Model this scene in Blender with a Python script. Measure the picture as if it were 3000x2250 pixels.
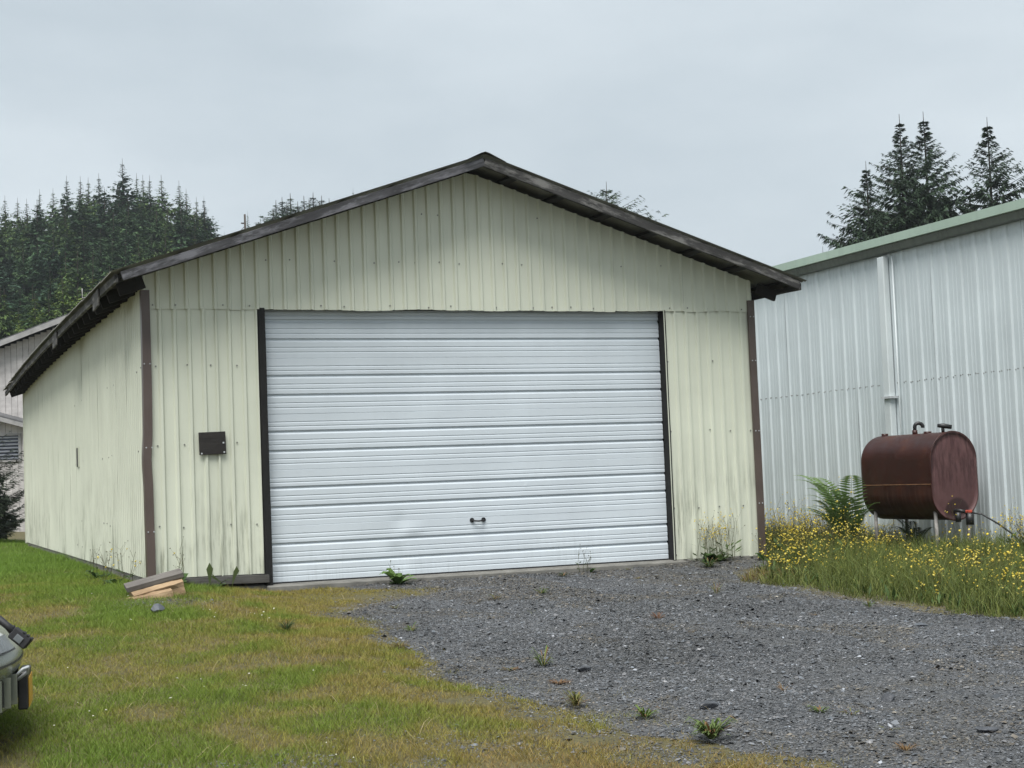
import bpy, bmesh, math, random
import numpy as np
from mathutils import Matrix, Vector

scene = bpy.context.scene
for o in list(bpy.data.objects):
    bpy.data.objects.remove(o)
COL = scene.collection
R = math.radians

# ------------------------------------------------------------------ camera
CAM = np.array([-6.1212, -16.5419, 1.0194])
CR = np.array([0.9297351, -0.36623112, -0.03830668])
CU = np.array([0.01301396, -0.07128404, 0.99737116])
CF = np.array([0.36799901, 0.9277895, 0.06150916])
FPX = 4545.9
cd = bpy.data.cameras.new('camera')
cd.sensor_fit = 'HORIZONTAL'; cd.sensor_width = 36.0
cd.lens = 36.0 * FPX / 3000.0
cd.clip_start = 0.1; cd.clip_end = 3000
cam = bpy.data.objects.new('camera', cd); COL.objects.link(cam)
cam.matrix_world = Matrix(((CR[0], CU[0], -CF[0], CAM[0]), (CR[1], CU[1], -CF[1], CAM[1]),
                           (CR[2], CU[2], -CF[2], CAM[2]), (0, 0, 0, 1)))
scene.camera = cam

# ------------------------------------------------------------------ sky, sun, exposure
SUN_DIR = Vector((-0.34, -0.44, 1.10)).normalized()      # towards the brightest part of the cloud deck
w = bpy.data.worlds.new('World'); scene.world = w; w.use_nodes = True
nt = w.node_tree; nt.nodes.clear()
def wn(t, **k):
    n = nt.nodes.new(t)
    for a, b in k.items(): setattr(n, a, b)
    return n
sky = wn('ShaderNodeTexSky', sky_type='NISHITA', sun_disc=False, sun_elevation=math.asin(SUN_DIR.z),
         sun_rotation=math.atan2(SUN_DIR.x, SUN_DIR.y), air_density=1.2, dust_density=4.0, ozone_density=1.0)
hs = wn('ShaderNodeHueSaturation'); hs.inputs['Saturation'].default_value = 0.35
tc = wn('ShaderNodeTexCoord')
mp = wn('ShaderNodeMapping'); mp.inputs['Scale'].default_value = (1.0, 1.0, 2.6)
ns = wn('ShaderNodeTexNoise'); ns.inputs['Scale'].default_value = 2.9; ns.inputs['Detail'].default_value = 5; ns.inputs['Roughness'].default_value = 0.5
rp = wn('ShaderNodeValToRGB')
rp.color_ramp.elements[0].position = 0.33; rp.color_ramp.elements[0].color = (3.16, 3.66, 4.03, 1)
rp.color_ramp.elements[1].position = 0.66; rp.color_ramp.elements[1].color = (4.25, 4.72, 5.05, 1)
mx = wn('ShaderNodeMix', data_type='RGBA'); mx.inputs[0].default_value = 0.9
bg = wn('ShaderNodeBackground'); bg.inputs['Strength'].default_value = 0.05
wo = wn('ShaderNodeOutputWorld')
l = nt.links.new
l(tc.outputs['Generated'], mp.inputs['Vector']); l(mp.outputs[0], ns.inputs['Vector'])
l(ns.outputs['Fac'], rp.inputs[0]); l(sky.outputs[0], hs.inputs['Color'])
l(hs.outputs[0], mx.inputs[6]); l(rp.outputs[0], mx.inputs[7]); l(mx.outputs[2], bg.inputs['Color']); l(bg.outputs[0], wo.inputs[0])

sd = bpy.data.lights.new('sun', 'SUN'); sd.energy = 1.5; sd.angle = R(40); sd.color = (1.0, 0.985, 0.955)
sun = bpy.data.objects.new('sun', sd); COL.objects.link(sun)
sun.rotation_euler = SUN_DIR.to_track_quat('Z', 'Y').to_euler(); sun.location = (-20, -30, 50)

scene.view_settings.view_transform = 'Standard'; scene.view_settings.look = 'None'
scene.view_settings.exposure = 1.82; scene.view_settings.gamma = 1.0
scene.view_settings.use_curve_mapping = False
scene.render.engine = 'CYCLES'

# ------------------------------------------------------------------ helpers
rng = np.random.default_rng(11)
def at(px, py, dep):
    """world point on the ray of a photo pixel (3000x2250) at a depth along the view axis"""
    return CAM + dep * (CF + CR * (px - 1500) / FPX - CU * (py - 1125) / FPX)
def project(P):
    d = P - CAM; z = d @ CF
    return 1500 + FPX * (d @ CR) / z, 1125 - FPX * (d @ CU) / z, z
def in_view(x, y, z, m=160):
    px, py, dz = project(np.stack([x, y, z], 1))
    return (dz > 1) & (px > -m - 250) & (px < 3000 + m + 450) & (py < 2250 + m)

def smooth(a, b, x):
    t = np.clip((x - a) / (b - a), 0, 1); return t * t * (3 - 2 * t)
def gz(x, y):
    x = np.asarray(x, float); y = np.asarray(y, float)
    z = -0.065 + 0.034 * np.minimum(y, 0)
    z = z + 0.115 * smooth(-2.2, -3.7, x) * smooth(-14, -2, y)
    z = z + 0.04 * smooth(0, 14, y) * smooth(-3.6, -4.0, x)
    edge = 2.35 - 0.03 * y + 1.3 * smooth(-2.2, -0.6, y)
    z = z - 0.07 * smooth(0.0, 0.9, x - edge)
    for cx in (-1.05, 0.75): z = z - 0.022 * np.exp(-((x - cx - .12 * np.sin(y * .5)) / .22) ** 2) * smooth(.3, -1.5, y) * smooth(-30, -14, y)
    z = z + 0.012 * np.sin(x * 1.3 + y * .7) * np.sin(y * .9 - x * .4) + 0.006 * np.sin(x * 3.1 - y * 2.3)
    d = (x + 6.12) * .368 + (y + 16.54) * .928
    return z + 13.5 * smooth(88, 172, d) + 10 * smooth(170, 330, d)
def G(x, y): return float(gz(x, y))
def hash2(ix, iy, s):
    h = np.sin(ix * 127.1 + iy * 311.7 + s * 74.7) * 43758.5453
    return h - np.floor(h)
def vnoise(x, y, s=0):
    ix = np.floor(x); iy = np.floor(y); fx = x - ix; fy = y - iy
    fx = fx * fx * (3 - 2 * fx); fy = fy * fy * (3 - 2 * fy)
    a = hash2(ix, iy, s); b = hash2(ix + 1, iy, s); c = hash2(ix, iy + 1, s); d = hash2(ix + 1, iy + 1, s)
    return (a * (1 - fx) + b * fx) * (1 - fy) + (c * (1 - fx) + d * fx) * fy
def fbm(x, y, s=0):
    return 0.55 * vnoise(x, y, s) + 0.3 * vnoise(x * 2.1, y * 2.1, s + 3) + 0.15 * vnoise(x * 4.3, y * 4.3, s + 7)
def in_poly(x, y, poly):
    ins = np.zeros(x.shape, bool); n = len(poly); j = n - 1
    for i in range(n):
        xi, yi = poly[i]; xj, yj = poly[j]
        c = ((yi > y) != (yj > y)) & (x < (xj - xi) * (y - yi) / (yj - yi + 1e-12) + xi)
        ins ^= c; j = i
    return ins
def poly_dist(x, y, poly):
    best = np.full(x.shape, 1e9)
    for i in range(len(poly)):
        ax, ay = poly[i - 1]; bx, by = poly[i]
        dx, dy = bx - ax, by - ay
        t = np.clip(((x - ax) * dx + (y - ay) * dy) / (dx * dx + dy * dy + 1e-12), 0, 1)
        best = np.minimum(best, np.hypot(x - ax - t * dx, y - ay - t * dy))
    return best

# ---- materials
def newmat(name):
    m = bpy.data.materials.new(name); m.use_nodes = True
    n = m.node_tree.nodes; b = n['Principled BSDF']
    return m, m.node_tree, b
def nodes_coords(t, scale=(1, 1, 1), kind='Object'):
    c = t.nodes.new('ShaderNodeTexCoord'); mp = t.nodes.new('ShaderNodeMapping')
    mp.inputs['Scale'].default_value = scale
    t.links.new(c.outputs[kind], mp.inputs['Vector']); return mp.outputs[0]
def noise(t, vec, scale, detail=4, rough=0.55, dist=0.0):
    n = t.nodes.new('ShaderNodeTexNoise'); n.inputs['Scale'].default_value = scale
    n.inputs['Detail'].default_value = detail; n.inputs['Roughness'].default_value = rough; n.inputs['Distortion'].default_value = dist
    if vec is not None: t.links.new(vec, n.inputs['Vector'])
    return n.outputs['Fac']
def ramp(t, fac, stops):
    r = t.nodes.new('ShaderNodeValToRGB'); e = r.color_ramp.elements
    while len(e) < len(stops): e.new(0.5)
    for k, (p, c) in enumerate(stops):
        e[k].position = p; e[k].color = (c, c, c, 1) if isinstance(c, (int, float)) else (*c, 1)
    t.links.new(fac, r.inputs[0]); return r.outputs[0]
def mix(t, fac, a, b, mode='MIX'):
    m = t.nodes.new('ShaderNodeMix'); m.data_type = 'RGBA'; m.blend_type = mode
    for si, v in ((0, fac), (6, a), (7, b)):
        sock = m.inputs[si]
        if isinstance(v, (int, float)): sock.default_value = v if si == 0 else (v, v, v, 1)
        elif isinstance(v, tuple): sock.default_value = (*v, 1)
        else: t.links.new(v, sock)
    return m.outputs[2]
def math_n(t, op, a, b=None):
    m = t.nodes.new('ShaderNodeMath'); m.operation = op
    for s, v in ((m.inputs[0], a), (m.inputs[1], b)):
        if v is None: continue
        if isinstance(v, (int, float)): s.default_value = v
        else: t.links.new(v, s)
    return m.outputs[0]
def bump(t, b, h, strength, dist=0.01):
    n = t.nodes.new('ShaderNodeBump'); n.inputs['Strength'].default_value = strength; n.inputs['Distance'].default_value = dist
    t.links.new(h, n.inputs['Height']); t.links.new(n.outputs[0], b.inputs['Normal'])
def worldpos(t, scale=(1, 1, 1)):
    g = t.nodes.new('ShaderNodeNewGeometry'); mp = t.nodes.new('ShaderNodeMapping'); mp.inputs['Scale'].default_value = scale
    t.links.new(g.outputs['Position'], mp.inputs['Vector']); return mp.outputs[0]
def sepz(t):
    g = t.nodes.new('ShaderNodeNewGeometry'); s = t.nodes.new('ShaderNodeSeparateXYZ')
    t.links.new(g.outputs['Position'], s.inputs[0]); return s.outputs

def plain(name, col, rough=0.7, var=0.25, scale=6.0, metallic=0.0, bumpk=0.0, spec=None):
    m, t, b = newmat(name)
    v = nodes_coords(t)
    f = noise(t, v, scale, 5)
    lo = tuple(c * (1 - var) for c in col); hi = tuple(min(1, c * (1 + var)) for c in col)
    t.links.new(ramp(t, f, [(0.3, lo), (0.7, hi)]), b.inputs['Base Color'])
    b.inputs['Roughness'].default_value = rough; b.inputs['Metallic'].default_value = metallic
    if spec is not None: b.inputs['Specular IOR Level'].default_value = spec
    if bumpk: bump(t, b, noise(t, v, scale * 4, 5), bumpk)
    return m

def painted_metal(name, col, grime, grime_hi, grime_amt, rough=0.42, z0=0.0, dirt_col=(0.10, 0.11, 0.08), bk=0.06):
    """painted sheet steel with faint chalking and runs of dirt and algae that start near the ground"""
    m, t, b = newmat(name)
    wp = worldpos(t)
    base = ramp(t, noise(t, wp, 1.1, 4), [(0.3, tuple(c * 0.93 for c in col)), (0.7, tuple(min(1, c * 1.04) for c in col))])
    chalk = noise(t, worldpos(t, (9, 9, 0.5)), 1.0, 4)
    base = mix(t, ramp(t, chalk, [(0.45, 0.0), (0.75, grime)]), base, tuple(c * 0.62 for c in col))
    st = noise(t, worldpos(t, (34, 34, 2.0)), 1.0, 6, 0.7)
    blot = noise(t, worldpos(t, (1.3, 1.3, 0.9)), 1.0, 3)
    s = sepz(t)
    low = t.nodes.new('ShaderNodeMapRange'); low.inputs[1].default_value = z0 + grime_hi; low.inputs[2].default_value = z0
    low.inputs[3].default_value = 0.0; low.inputs[4].default_value = 1.0
    t.links.new(s[2], low.inputs[0])
    f = math_n(t, 'MULTIPLY', ramp(t, st, [(0.46, 0.0), (0.64, 1.0)]), ramp(t, blot, [(0.42, 0.0), (0.56, 1.0)]))
    f = math_n(t, 'MULTIPLY', f, low.outputs[0]); f = math_n(t, 'MULTIPLY', f, grime_amt)
    base = mix(t, f, base, dirt_col)
    t.links.new(base, b.inputs['Base Color'])
    t.links.new(ramp(t, noise(t, wp, 5.0, 3), [(0.3, rough - 0.06), (0.7, rough + 0.12)]), b.inputs['Roughness'])
    if bk: bump(t, b, noise(t, worldpos(t, (2.2, 2.2, 0.8)), 1.0, 2), bk, 0.03)
    return m

def wood(name, dark, light, grain=14.0, rough=0.85, moss=None, flake=None):
    m, t, b = newmat(name)
    v = nodes_coords(t, (0.9, grain, grain))
    g = noise(t, v, 2.6, 6, 0.7, 0.6)
    c = ramp(t, g, [(0.25, dark), (0.55, tuple((a + q) / 2 for a, q in zip(dark, light))), (0.8, light)])
    blot = noise(t, worldpos(t), 2.2, 4)
    c = mix(t, ramp(t, blot, [(0.35, 0.55), (0.65, 0.0)]), c, tuple(x * 0.5 for x in dark))
    if flake: c = mix(t, ramp(t, noise(t, nodes_coords(t, (2.2, 9, 9)), 1.0, 6, 0.75), [(0.50, 0.0), (0.62, 0.85)]), c, flake)
    if moss: c = mix(t, ramp(t, noise(t, worldpos(t), 5.0, 4), [(0.55, 0.0), (0.75, 0.6)]), c, moss)
    t.links.new(c, b.inputs['Base Color']); b.inputs['Roughness'].default_value = rough
    bump(t, b, g, 0.5, 0.006)
    return m

def veg(name, trans=0.25, rough=0.65):
    m, t, b = newmat(name)
    a = t.nodes.new('ShaderNodeAttribute'); a.attribute_name = 'Col'
    t.links.new(a.outputs['Color'], b.inputs['Base Color']); b.inputs['Roughness'].default_value = rough
    b.inputs['Specular IOR Level'].default_value = 0.3
    if trans:
        tr = t.nodes.new('ShaderNodeBsdfTranslucent'); t.links.new(a.outputs['Color'], tr.inputs['Color'])
        ms = t.nodes.new('ShaderNodeMixShader'); ms.inputs[0].default_value = trans
        t.links.new(b.outputs[0], ms.inputs[1]); t.links.new(tr.outputs[0], ms.inputs[2])
        t.links.new(ms.outputs[0], t.nodes['Material Output'].inputs['Surface'])
    return m

M = {}
M['siding'] = painted_metal('cream_siding', (0.610, 0.630, 0.520), 0.16, 1.35, 1.0, dirt_col=(0.13, 0.14, 0.095))
M['white_siding'] = painted_metal('white_siding', (0.565, 0.622, 0.638), 0.22, 2.6, 0.30, 0.4, -0.1, (0.26, 0.29, 0.25))
M['door'] = painted_metal('door_paint', (0.580, 0.630, 0.668), 0.06, 0.5, 0.15, 0.36, bk=0.0)
M['brown_trim'] = plain('brown_trim', (0.085, 0.062, 0.053), 0.4, 0.18, 2.0)
M['roof'] = plain('roof_sheet', (0.19, 0.19, 0.165), 0.6, 0.4, 1.7)
M['fascia'] = wood('weathered_fascia', (0.016, 0.016, 0.018), (0.12, 0.119, 0.128), flake=(0.15, 0.15, 0.165))
M['fascia_mossy'] = wood('weathered_fascia_worn', (0.006, 0.0055, 0.005), (0.085, 0.082, 0.08), 22, 0.85, (0.022, 0.022, 0.014), flake=(0.17, 0.165, 0.155))
M['dark_wood'] = wood('dark_framing', (0.006, 0.005, 0.0045), (0.026, 0.022, 0.019))
M['black_wood'] = wood('black_jamb', (0.003, 0.003, 0.003), (0.013, 0.012, 0.011))
M['grey_wood'] = wood('grey_sill', (0.05, 0.047, 0.042), (0.17, 0.165, 0.155))
M['plate'] = wood('dark_plywood', (0.009, 0.0075, 0.007), (0.042, 0.036, 0.032), 10)
M['concrete'] = plain('concrete', (0.155, 0.15, 0.135), 0.9, 0.3, 5.0, 0, 0.4)
M['interior'] = plain('dark_lining', (0.03, 0.027, 0.024), 0.9)
M['screw'] = plain('screw_steel', (0.14, 0.14, 0.13), 0.5, 0.3, 20)
M['house_trim'] = plain('grey_trim', (0.27, 0.265, 0.26), 0.8, 0.25, 3)
M['zinc'] = plain('galvanised', (0.45, 0.47, 0.48), 0.4, 0.2, 9)
M['black'] = plain('black_iron', (0.012, 0.012, 0.013), 0.45, 0.3, 20)
M['rubber'] = plain('black_rubber', (0.012, 0.012, 0.014), 0.6, 0.2, 30)
M['green_trim'] = painted_metal('green_trim', (0.36, 0.46, 0.38), 0.25, 1.0, 0.0)
M['soffit'] = painted_metal('gutter_metal', (0.13, 0.145, 0.125), 0.9, 9.0, 0.9, dirt_col=(0.03, 0.036, 0.027))
M['veg'] = veg('leaf_colour')
M['needle'] = veg('needle_colour', 0.12, 0.7)
M['petal'] = veg('petal_colour', 0.3, 0.6)
M['bark'] = plain('bark', (0.05, 0.04, 0.032), 0.95, 0.4, 9, 0, 0.4)

# ---- objects
def setp(o, label=None, cat=None, group=None, kind=None):
    if label: o['label'] = label
    if cat: o['category'] = cat
    if group: o['group'] = group
    if kind: o['kind'] = kind
    return o
def link(name, me, parent=None, mat=None):
    o = bpy.data.objects.new(name, me); COL.objects.link(o)
    if parent is not None: o.parent = parent
    if mat is not None and me is not None:
        me.materials.clear(); me.materials.append(M[mat] if isinstance(mat, str) else mat)
    return o
def empty(name, loc, label=None, cat=None, group=None, rz=0.0):
    o = bpy.data.objects.new(name, None); COL.objects.link(o); o.location = loc; o.rotation_euler = (0, 0, rz)
    o.empty_display_size = 0.2
    return setp(o, label, cat, group)
def pymesh(name, v, f, smooth_=False):
    me = bpy.data.meshes.new(name); me.from_pydata([tuple(p) for p in v], [], f); me.update()
    if smooth_:
        me.polygons.foreach_set('use_smooth', [True] * len(me.polygons))
    return me
def npmesh(name, V, F, col=None, smooth_=False):
    """V (n,3), F (m,k) arrays; per-vertex colour optional"""
    me = bpy.data.meshes.new(name)
    n, (m, k) = len(V), F.shape
    me.vertices.add(n); me.vertices.foreach_set('co', np.ascontiguousarray(V, np.float32).ravel())
    me.loops.add(m * k); me.loops.foreach_set('vertex_index', np.ascontiguousarray(F, np.int32).ravel())
    me.polygons.add(m); me.polygons.foreach_set('loop_start', np.arange(0, m * k, k, dtype=np.int32))
    try: me.polygons.foreach_set('loop_total', np.full(m, k, np.int32))
    except Exception: pass
    me.update(calc_edges=True)
    if col is not None:
        a = me.color_attributes.new('Col', 'FLOAT_COLOR', 'POINT')
        c = np.ones((n, 4), np.float32); c[:, :3] = np.clip(col, 0, 1); a.data.foreach_set('color', c.ravel())
    if smooth_: me.polygons.foreach_set('use_smooth', np.ones(m, bool))
    return me
def box_vf(x0, x1, y0, y1, z0, z1):
    v = [(x0, y0, z0), (x1, y0, z0), (x1, y1, z0), (x0, y1, z0), (x0, y0, z1), (x1, y0, z1), (x1, y1, z1), (x0, y1, z1)]
    return v, [(0, 3, 2, 1), (4, 5, 6, 7), (0, 1, 5, 4), (1, 2, 6, 5), (2, 3, 7, 6), (3, 0, 4, 7)]
def bevel(me, wdt, seg=1):
    bm = bmesh.new(); bm.from_mesh(me)
    bmesh.ops.bevel(bm, geom=list(bm.edges), offset=wdt, segments=seg, affect='EDGES', clamp_overlap=True)
    bm.to_mesh(me); bm.free(); return me
def box(name, x0, x1, y0, y1, z0, z1, mat, parent=None, bv=0.0):
    me = pymesh(name, *box_vf(x0, x1, y0, y1, z0, z1))
    if bv: bevel(me, bv)
    return link(name, me, parent, mat)
def board(name, p0, p1, wid, thk, mat, parent=None, up=(0, 0, 1), bv=0.004, rough=0.0):
    """a board whose local X runs along its length; wid measured along up, thk across"""
    p0 = Vector(p0); p1 = Vector(p1); L = (p1 - p0).length
    n = max(2, int(L / 0.35)) if rough else 1
    vv = []; ff = []
    r = random.Random(name + str(round(p0.x, 2)) + str(round(p0.y, 2)))
    for i in range(n + 1):
        x = L * i / n; dy = r.uniform(-1, 1) * rough; dz = r.uniform(-1, 1) * rough
        for (a, b) in ((-.5, -.5), (.5, -.5), (.5, .5), (-.5, .5)):
            vv.append((x, a * thk + dy * .5, b * wid + dz))
    for i in range(n):
        for k in range(4):
            ff.append((i * 4 + k, i * 4 + (k + 1) % 4, i * 4 + 4 + (k + 1) % 4, i * 4 + 4 + k))
    ff.append((3, 2, 1, 0)); e = n * 4; ff.append((e, e + 1, e + 2, e + 3))
    me = pymesh(name, vv, ff)
    if bv: bevel(me, bv)
    o = link(name, me, parent, mat)
    X = (p1 - p0).normalized(); Z = Vector(up); Z = (Z - X * Z.dot(X)).normalized(); Y = Z.cross(X)
    o.matrix_basis = Matrix(((X.x, Y.x, Z.x, p0.x), (X.y, Y.y, Z.y, p0.y), (X.z, Y.z, Z.z, p0.z), (0, 0, 0, 1)))
    return o
def tube_vf(pts, rad, seg=8, cap=True):
    pts = [Vector(p) for p in pts]; n = len(pts)
    rad = rad if isinstance(rad, (list, tuple)) else [rad] * n
    vv = []; ff = []; ref = Vector((0.31, 0.17, 0.93))
    for i, p in enumerate(pts):
        d = (pts[min(i + 1, n - 1)] - pts[max(i - 1, 0)]).normalized()
        a = d.cross(ref)
        if a.length < 1e-3: a = d.cross(Vector((1, 0, 0)))
        a.normalize(); b = d.cross(a)
        for k in range(seg):
            t = 2 * math.pi * k / seg; q = p + (a * math.cos(t) + b * math.sin(t)) * rad[i]; vv.append(tuple(q))
    for i in range(n - 1):
        for k in range(seg):
            ff.append((i * seg + k, i * seg + (k + 1) % seg, (i + 1) * seg + (k + 1) % seg, (i + 1) * seg + k))
    if cap: ff.append(tuple(range(seg - 1, -1, -1))); ff.append(tuple(range((n - 1) * seg, n * seg)))
    return vv, ff
def tube(name, pts, rad, mat, parent=None, seg=8, sm=True):
    me = pymesh(name, *tube_vf(pts, rad, seg)); 
    if sm: me.polygons.foreach_set('use_smooth', [len(p.vertices) == 4 for p in me.polygons])
    return link(name, me, parent, mat)
class MB:
    def __init__(s): s.v = []; s.f = []
    def add(s, vf):
        b = len(s.v); s.v += [tuple(p) for p in vf[0]]; s.f += [tuple(i + b for i in f) for f in vf[1]]; return s
    def box(s, *a): return s.add(box_vf(*a))
    def tube(s, pts, rad, seg=6): return s.add(tube_vf(pts, rad, seg))
    def build(s, name, mat, parent=None, sm=False): return link(name, pymesh(name, s.v, s.f, sm), parent, mat)

# ------------------------------------------------------------------ ground
GRAVEL = [(-2.28, 0.3), (-1.6, -0.55), (-0.92, -0.95), (-1.7, -1.6), (-2.43, -2.35), (-2.35, -3.4), (-2.51, -4.07), (-2.59, -4.61), (-2.63, -5.76),
          (-2.95, -6.85), (-2.8, -7.32), (-2.71, -7.73), (-2.66, -8.04), (-2.66, -8.66), (-2.63, -9.07), (-2.36, -9.32),
          (-2.33, -9.65), (-2.02, -9.97), (-2.2, -10.6), (-2.3, -13.0), (-2.3, -22), (3.6, -22), (3.0, -9.5), (2.64, -7.07), (2.38, -6.2), (2.19, -5.65),
          (2.27, -4.85), (2.14, -3.76), (2.18, -2.2), (2.7, -1.2), (3.55, -0.7), (3.75, 0.3)]
def axis_(lo, hi, step, far, n):
    a = np.arange(lo, hi + 1e-6, step); g = (np.geomspace(1, far, n) - 1)
    return np.unique(np.round(np.concatenate([lo - g[::-1] - 0.0, a, hi + g]), 4))
xs = axis_(-14, 14, 0.22, 420, 34); ys = axis_(-19, 20, 0.22, 520, 46)
X, Y = np.meshgrid(xs, ys); Z = gz(X, Y)
nx = len(xs); ny = len(ys)
idx = np.arange(nx * ny).reshape(ny, nx)
F = np.stack([idx[:-1, :-1], idx[:-1, 1:], idx[1:, 1:], idx[1:, :-1]], -1).reshape(-1, 4)
m, t, b = newmat('soil')
wp = worldpos(t)
c1 = ramp(t, noise(t, wp, 1.3, 6, 0.6), [(0.3, (0.055, 0.046, 0.022)), (0.5, (0.095, 0.085, 0.024)), (0.7, (0.125, 0.098, 0.036))])
c2 = ramp(t, noise(t, wp, 26, 5, 0.7), [(0.35, (0.025, 0.021, 0.013)), (0.7, (0.145, 0.125, 0.055))])
t.links.new(mix(t, 0.5, c1, c2), b.inputs['Base Color']); b.inputs['Roughness'].default_value = 0.95
bump(t, b, noise(t, wp, 30, 5, 0.7), 0.8, 0.02); M['soil'] = m
ground = link('ground', npmesh('ground', np.stack([X.ravel(), Y.ravel(), Z.ravel()], 1), F, None, True), None, 'soil')
setp(ground, 'green and brown grassy earth around the garage', None, None, 'structure')

# gravel drive: a sheet just above the ground, loose stones on top
gx = np.arange(-3.2, 4.0, 0.09); gy = np.arange(-22, 0.4, 0.09)
X, Y = np.meshgrid(gx, gy)
rough_ = 0.012 * (fbm(X * 5, Y * 5, 4) - .5) + 0.03 * (fbm(X * 1.1, Y * 1.1, 9) - .5)
inside = in_poly(X + 0.10 * (fbm(X * 2.5, Y * 2.5, 21) - .5), Y + 0.25 * (fbm(X * 2.5, Y * 2.5, 5) - .5), GRAVEL)
edge_d = np.where(in_poly(X, Y, GRAVEL), poly_dist(X, Y, GRAVEL), 0)
Z = gz(X, Y) - 0.006 + 0.022 * smooth(0, .35, edge_d) + rough_ * smooth(0, .3, edge_d)
idx = np.arange(X.size).reshape(X.shape)
keep = inside[:-1, :-1] & inside[1:, :-1] & inside[:-1, 1:] & inside[1:, 1:]
F = np.stack([idx[:-1, :-1], idx[:-1, 1:], idx[1:, 1:], idx[1:, :-1]], -1)[keep]
used, inv = np.unique(F.ravel(), return_inverse=True)
V = np.stack([X.ravel(), Y.ravel(), Z.ravel()], 1)[used]; F = inv.reshape(-1, 4)
m, t, b = newmat('crushed_slate')
wp = worldpos(t)
vo = t.nodes.new('ShaderNodeTexVoronoi'); vo.inputs['Scale'].default_value = 70; t.links.new(wp, vo.inputs['Vector'])
sv = t.nodes.new('ShaderNodeSeparateColor'); t.links.new(vo.outputs['Color'], sv.inputs[0])
c = ramp(t, sv.outputs[0], [(0.0, (0.035, 0.036, 0.038)), (0.6, (0.075, 0.078, 0.083)), (0.93, (0.12, 0.122, 0.125)), (1.0, (0.2, 0.2, 0.2))])
c = mix(t, ramp(t, noise(t, wp, 1.4, 5), [(0.45, 0.0), (0.75, 0.55)]), c, (0.05, 0.047, 0.036))
t.links.new(c, b.inputs['Base Color']); b.inputs['Roughness'].default_value = 0.75
bump(t, b, vo.outputs['Distance'], 1.0, 0.012); M['gravel'] = m
setp(link('gravel_drive', npmesh('gravel_drive', V, F, None, True), None, 'gravel'), 'dark grey crushed slate driveway up to the garage door', None, None, 'structure')

# ------------------------------------------------------------------ ribbed sheet metal
def rib_profile(width, spacing, rib_w, top_w, rib_h, minor=0.0):
    """x, y pairs: ribs stand out to -y; a rib on the lap at both edges"""
    pts = [(0.0, -rib_h)]
    k = 0; x = 0.0
    n = int(round(width / spacing))
    for i in range(n):
        c = i * spacing
        a = c + top_w / 2; bb = c + rib_w / 2; e = c + spacing - rib_w / 2; g = c + spacing - top_w / 2
        pts += [(a, -rib_h), (bb, 0.0)]
        if minor:
            for q in (1 / 3, 2 / 3):
                mcx = bb + (e - bb) * q
                pts += [(mcx - .02, 0), (mcx - .012, -minor), (mcx + .012, -minor), (mcx + .02, 0)]
        pts += [(e, 0.0), (g, -rib_h)]
    pts.append((width, -rib_h)); return pts
def sheet_mesh(name, width, z0, ztop, spacing=0.1524, rib_w=0.056, top_w=0.024, rib_h=0.025, minor=0.0, rows=6, seed=0, wob=0.0022, xoff=0.0, ragged=0.0):
    pts = [p for p in rib_profile(math.ceil(width / spacing - 1e-6) * spacing, spacing, rib_w, top_w, rib_h, minor) if p[0] <= width + 1e-6]
    if pts[-1][0] < width - 1e-4: pts.append((width, pts[-1][1]))
    r = random.Random(seed); ph = [r.uniform(0, 6.3) for _ in range(6)]
    vv = []; ff = []; n = len(pts)
    for j in range(rows + 1):
        for (x, y) in pts:
            zt = ztop(x + xoff) if callable(ztop) else ztop
            zb = z0 + ragged * math.sin(7 * x + ph[2]) * math.sin(2.1 * x + ph[3])
            z = zb + (zt - zb) * j / rows
            dy = wob * (math.sin(3.1 * x + 1.7 * z + ph[0]) + math.sin(5.3 * z - 2.2 * x + ph[1]))
            vv.append((x, y + dy, z))
    for j in range(rows):
        for i in range(n - 1):
            a = j * n + i; ff.append((a, a + 1, a + n + 1, a + n))
    return pymesh(name, vv, ff)

# ------------------------------------------------------------------ the garage
XL, XR, DEPTH = -3.71, 3.64, 16.9
SEAM = 2.965; OPL, OPR = -2.50, 2.418; OH = 0.52; EAVE = 4.10; PITCH = 0.335; APEX = 4.60
def bow(y): return 0.07 * math.sin(math.pi * min(max(y, 0), 17) / 17) - 0.02 * smooth(14, 17.5, y)
def roof_z(x, y=-OH): return APEX - PITCH * abs(x) + float(bow(y))
garage = empty('metal_garage', (0, 0, 0), 'cream ribbed metal garage with dark gable roof and wide white sectional door', 'garage')
# slab, foundation, lining
box('slab', XL + .05, XR - .05, 0.0, DEPTH - .05, -0.45, -0.006, 'concrete', garage, 0.01)
box('door_apron', OPL + .02, OPR + .1, -0.16, -0.002, -0.4, -0.012, 'concrete', garage, 0.012)
box('foundation_wall', XL + 0.012, XL + 0.16, -0.0, DEPTH, -0.4, 0.122, 'concrete', garage, 0.006)
lm = MB(); lm.box(XL + .06, XL + .10, 0.05, DEPTH - .05, 0.13, 3.10); lm.box(XR - .10, XR - .06, 0.05, DEPTH - .05, 0.0, 3.10)
lm.box(XL + .06, XR - .06, DEPTH - .09, DEPTH - .05, 0.0, 3.1); lm.box(XL + .1, OPL - .02, 0.06, 0.10, 0.14, 3.0); lm.box(OPR + .03, XR - .1, 0.06, 0.10, 0.0, 3.0)
lm.box(OPL - .02, OPR + .03, 0.16, 0.2, 3.06, 3.6)
lm.build('inner_lining', 'interior', garage)

gable_top = lambda x: APEX - 0.045 - PITCH * abs(x)
wS = 0.9144
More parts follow.
